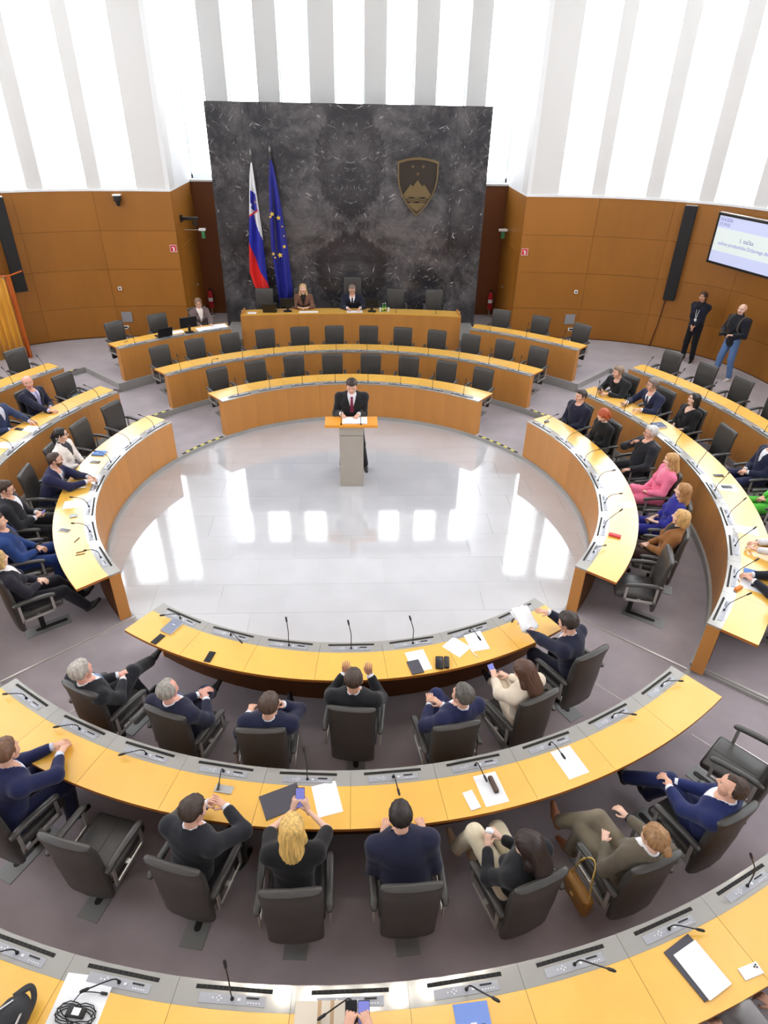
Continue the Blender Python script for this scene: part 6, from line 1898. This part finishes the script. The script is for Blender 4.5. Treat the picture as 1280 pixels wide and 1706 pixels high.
held('smartphone', 'phone held by the woman in cream', 'phone', 'N1', 5, 'L', ph(None, True), 40)
held('smartphone', 'phone held to the ear of the man in navy', 'phone', 'N1', 2, 'R', ph(), 80, 0, 90)
held('smartphone', 'phone held by the man in black at the left', 'phone', 'L1', 4, 'B', ph(None, True), 35)
held('smartphone', 'phone held in the lap of the red-haired woman', 'phone', 'R1', 1, 'B', ph(), 30)
held('smartphone', 'dark phone held by the man in the black shirt', 'phone', 'R2', 0, 'R', ph(), 60)
held('smartphone', 'dark phone held by the man with the striped tie', 'phone', 'R2', 1, 'R', ph(), 30)
held('smartphone', 'glowing phone, right of two held over the bottom edge', 'phone', 'N3', 5, 'R', ph(None, True), 25)
held('smartphone', 'dark cased phone, left of two held over the bottom edge', 'phone', 'N3', 5, 'L', ph(), 20)
def tissue(o):
    V, Q = surface_net(lambda X: np.linalg.norm(X * np.array((1, 1.2, 1.5)), axis=1) - .035 - np.sin(X[:, 0] * 140) * np.sin(X[:, 1] * 150) * .008, (-.06,) * 3, (.06,) * 3, .008)
    link('tissue_fold', mesh_np('tissue_fold', V, Q, PAPER), o)
held('paper_tissue', 'white tissue held by the long-haired woman in cream trousers', 'tissue', 'N2', 6, 'B', tissue)
def sheets(o):
    for k, (rz, dz) in enumerate(((0, 0), (14, -.012))):
        n = 8; V = []; F = []
        for i in range(n + 1):
            for j in range(n + 1):
                x, y = -.105 + .21 * i / n, -.148 + .297 * j / n
                V.append((x, y, .02 * sin(j / n * 3) + .012 * cos(i / n * 4) + dz))
        for i in range(n):
            for j in range(n):
                a = i * (n + 1) + j; F.append((a, a + n + 1, a + n + 2, a + 1))
        s_ = MB().add([Matrix.Rotation(radians(rz), 3, 'Z') @ Vector(v) for v in V], F).build('page', PAPER, o, True)
        s_.modifiers.new('t', 'SOLIDIFY').thickness = .0012
held('held_papers', 'bundle of white papers held up by the man at the near right', 'papers', 'N1', 6, (-.20, .52, .93), sheets, 25, 0, -10)
def camera(o):
    MB().rbox(-.07, .07, -.035, .035, -.05, .05, .012).build('camera_body', BLACK, o, True, 50)
    MB().cyl((0, .03, 0), (0, .13, -.01), .036, .04, n=16).build('camera_lens', BLACK, o, True, 40)
    MB().rbox(-.025, .025, -.03, .03, .05, .075, .006).build('viewfinder', BLACK, o)
    MB().tube(cm_spline([(-.07, 0, .03), (-.12, -.10, .15), (-.08, -.2, .34), (.08, -.2, .34), (.12, -.10, .15), (.07, 0, .03)], 6), .008, 6).build('camera_strap', BLACK, o)
o = thing('photo_camera', 'black photo camera held by the bald photographer', 'camera', rot_to_world(pp, 200, (0, .33, 1.12)), radians(200 - 90)); camera(o)
o = thing('rucksack', 'dark rucksack on the back of the bald photographer', 'rucksack', rot_to_world(pp, 200, (0, -.20, 1.18)), radians(200 - 90))
MB().rbox(-.15, .15, -.08, .05, -.24, .24, .05, seg=3).build('rucksack_body', mat('rucksack_dark', (36, 36, 44), .7), o, True, 50)
for s_ in (1, -1): MB().tube(cm_spline([(s_ * .12, .05, .20), (s_ * .14, .16, .30), (s_ * .135, .32, .22), (s_ * .14, .34, .02), (s_ * .15, .12, -.15)], 6), .018, 6).build('shoulder_strap', mat('strap_grey', (96, 88, 84), .7), o)
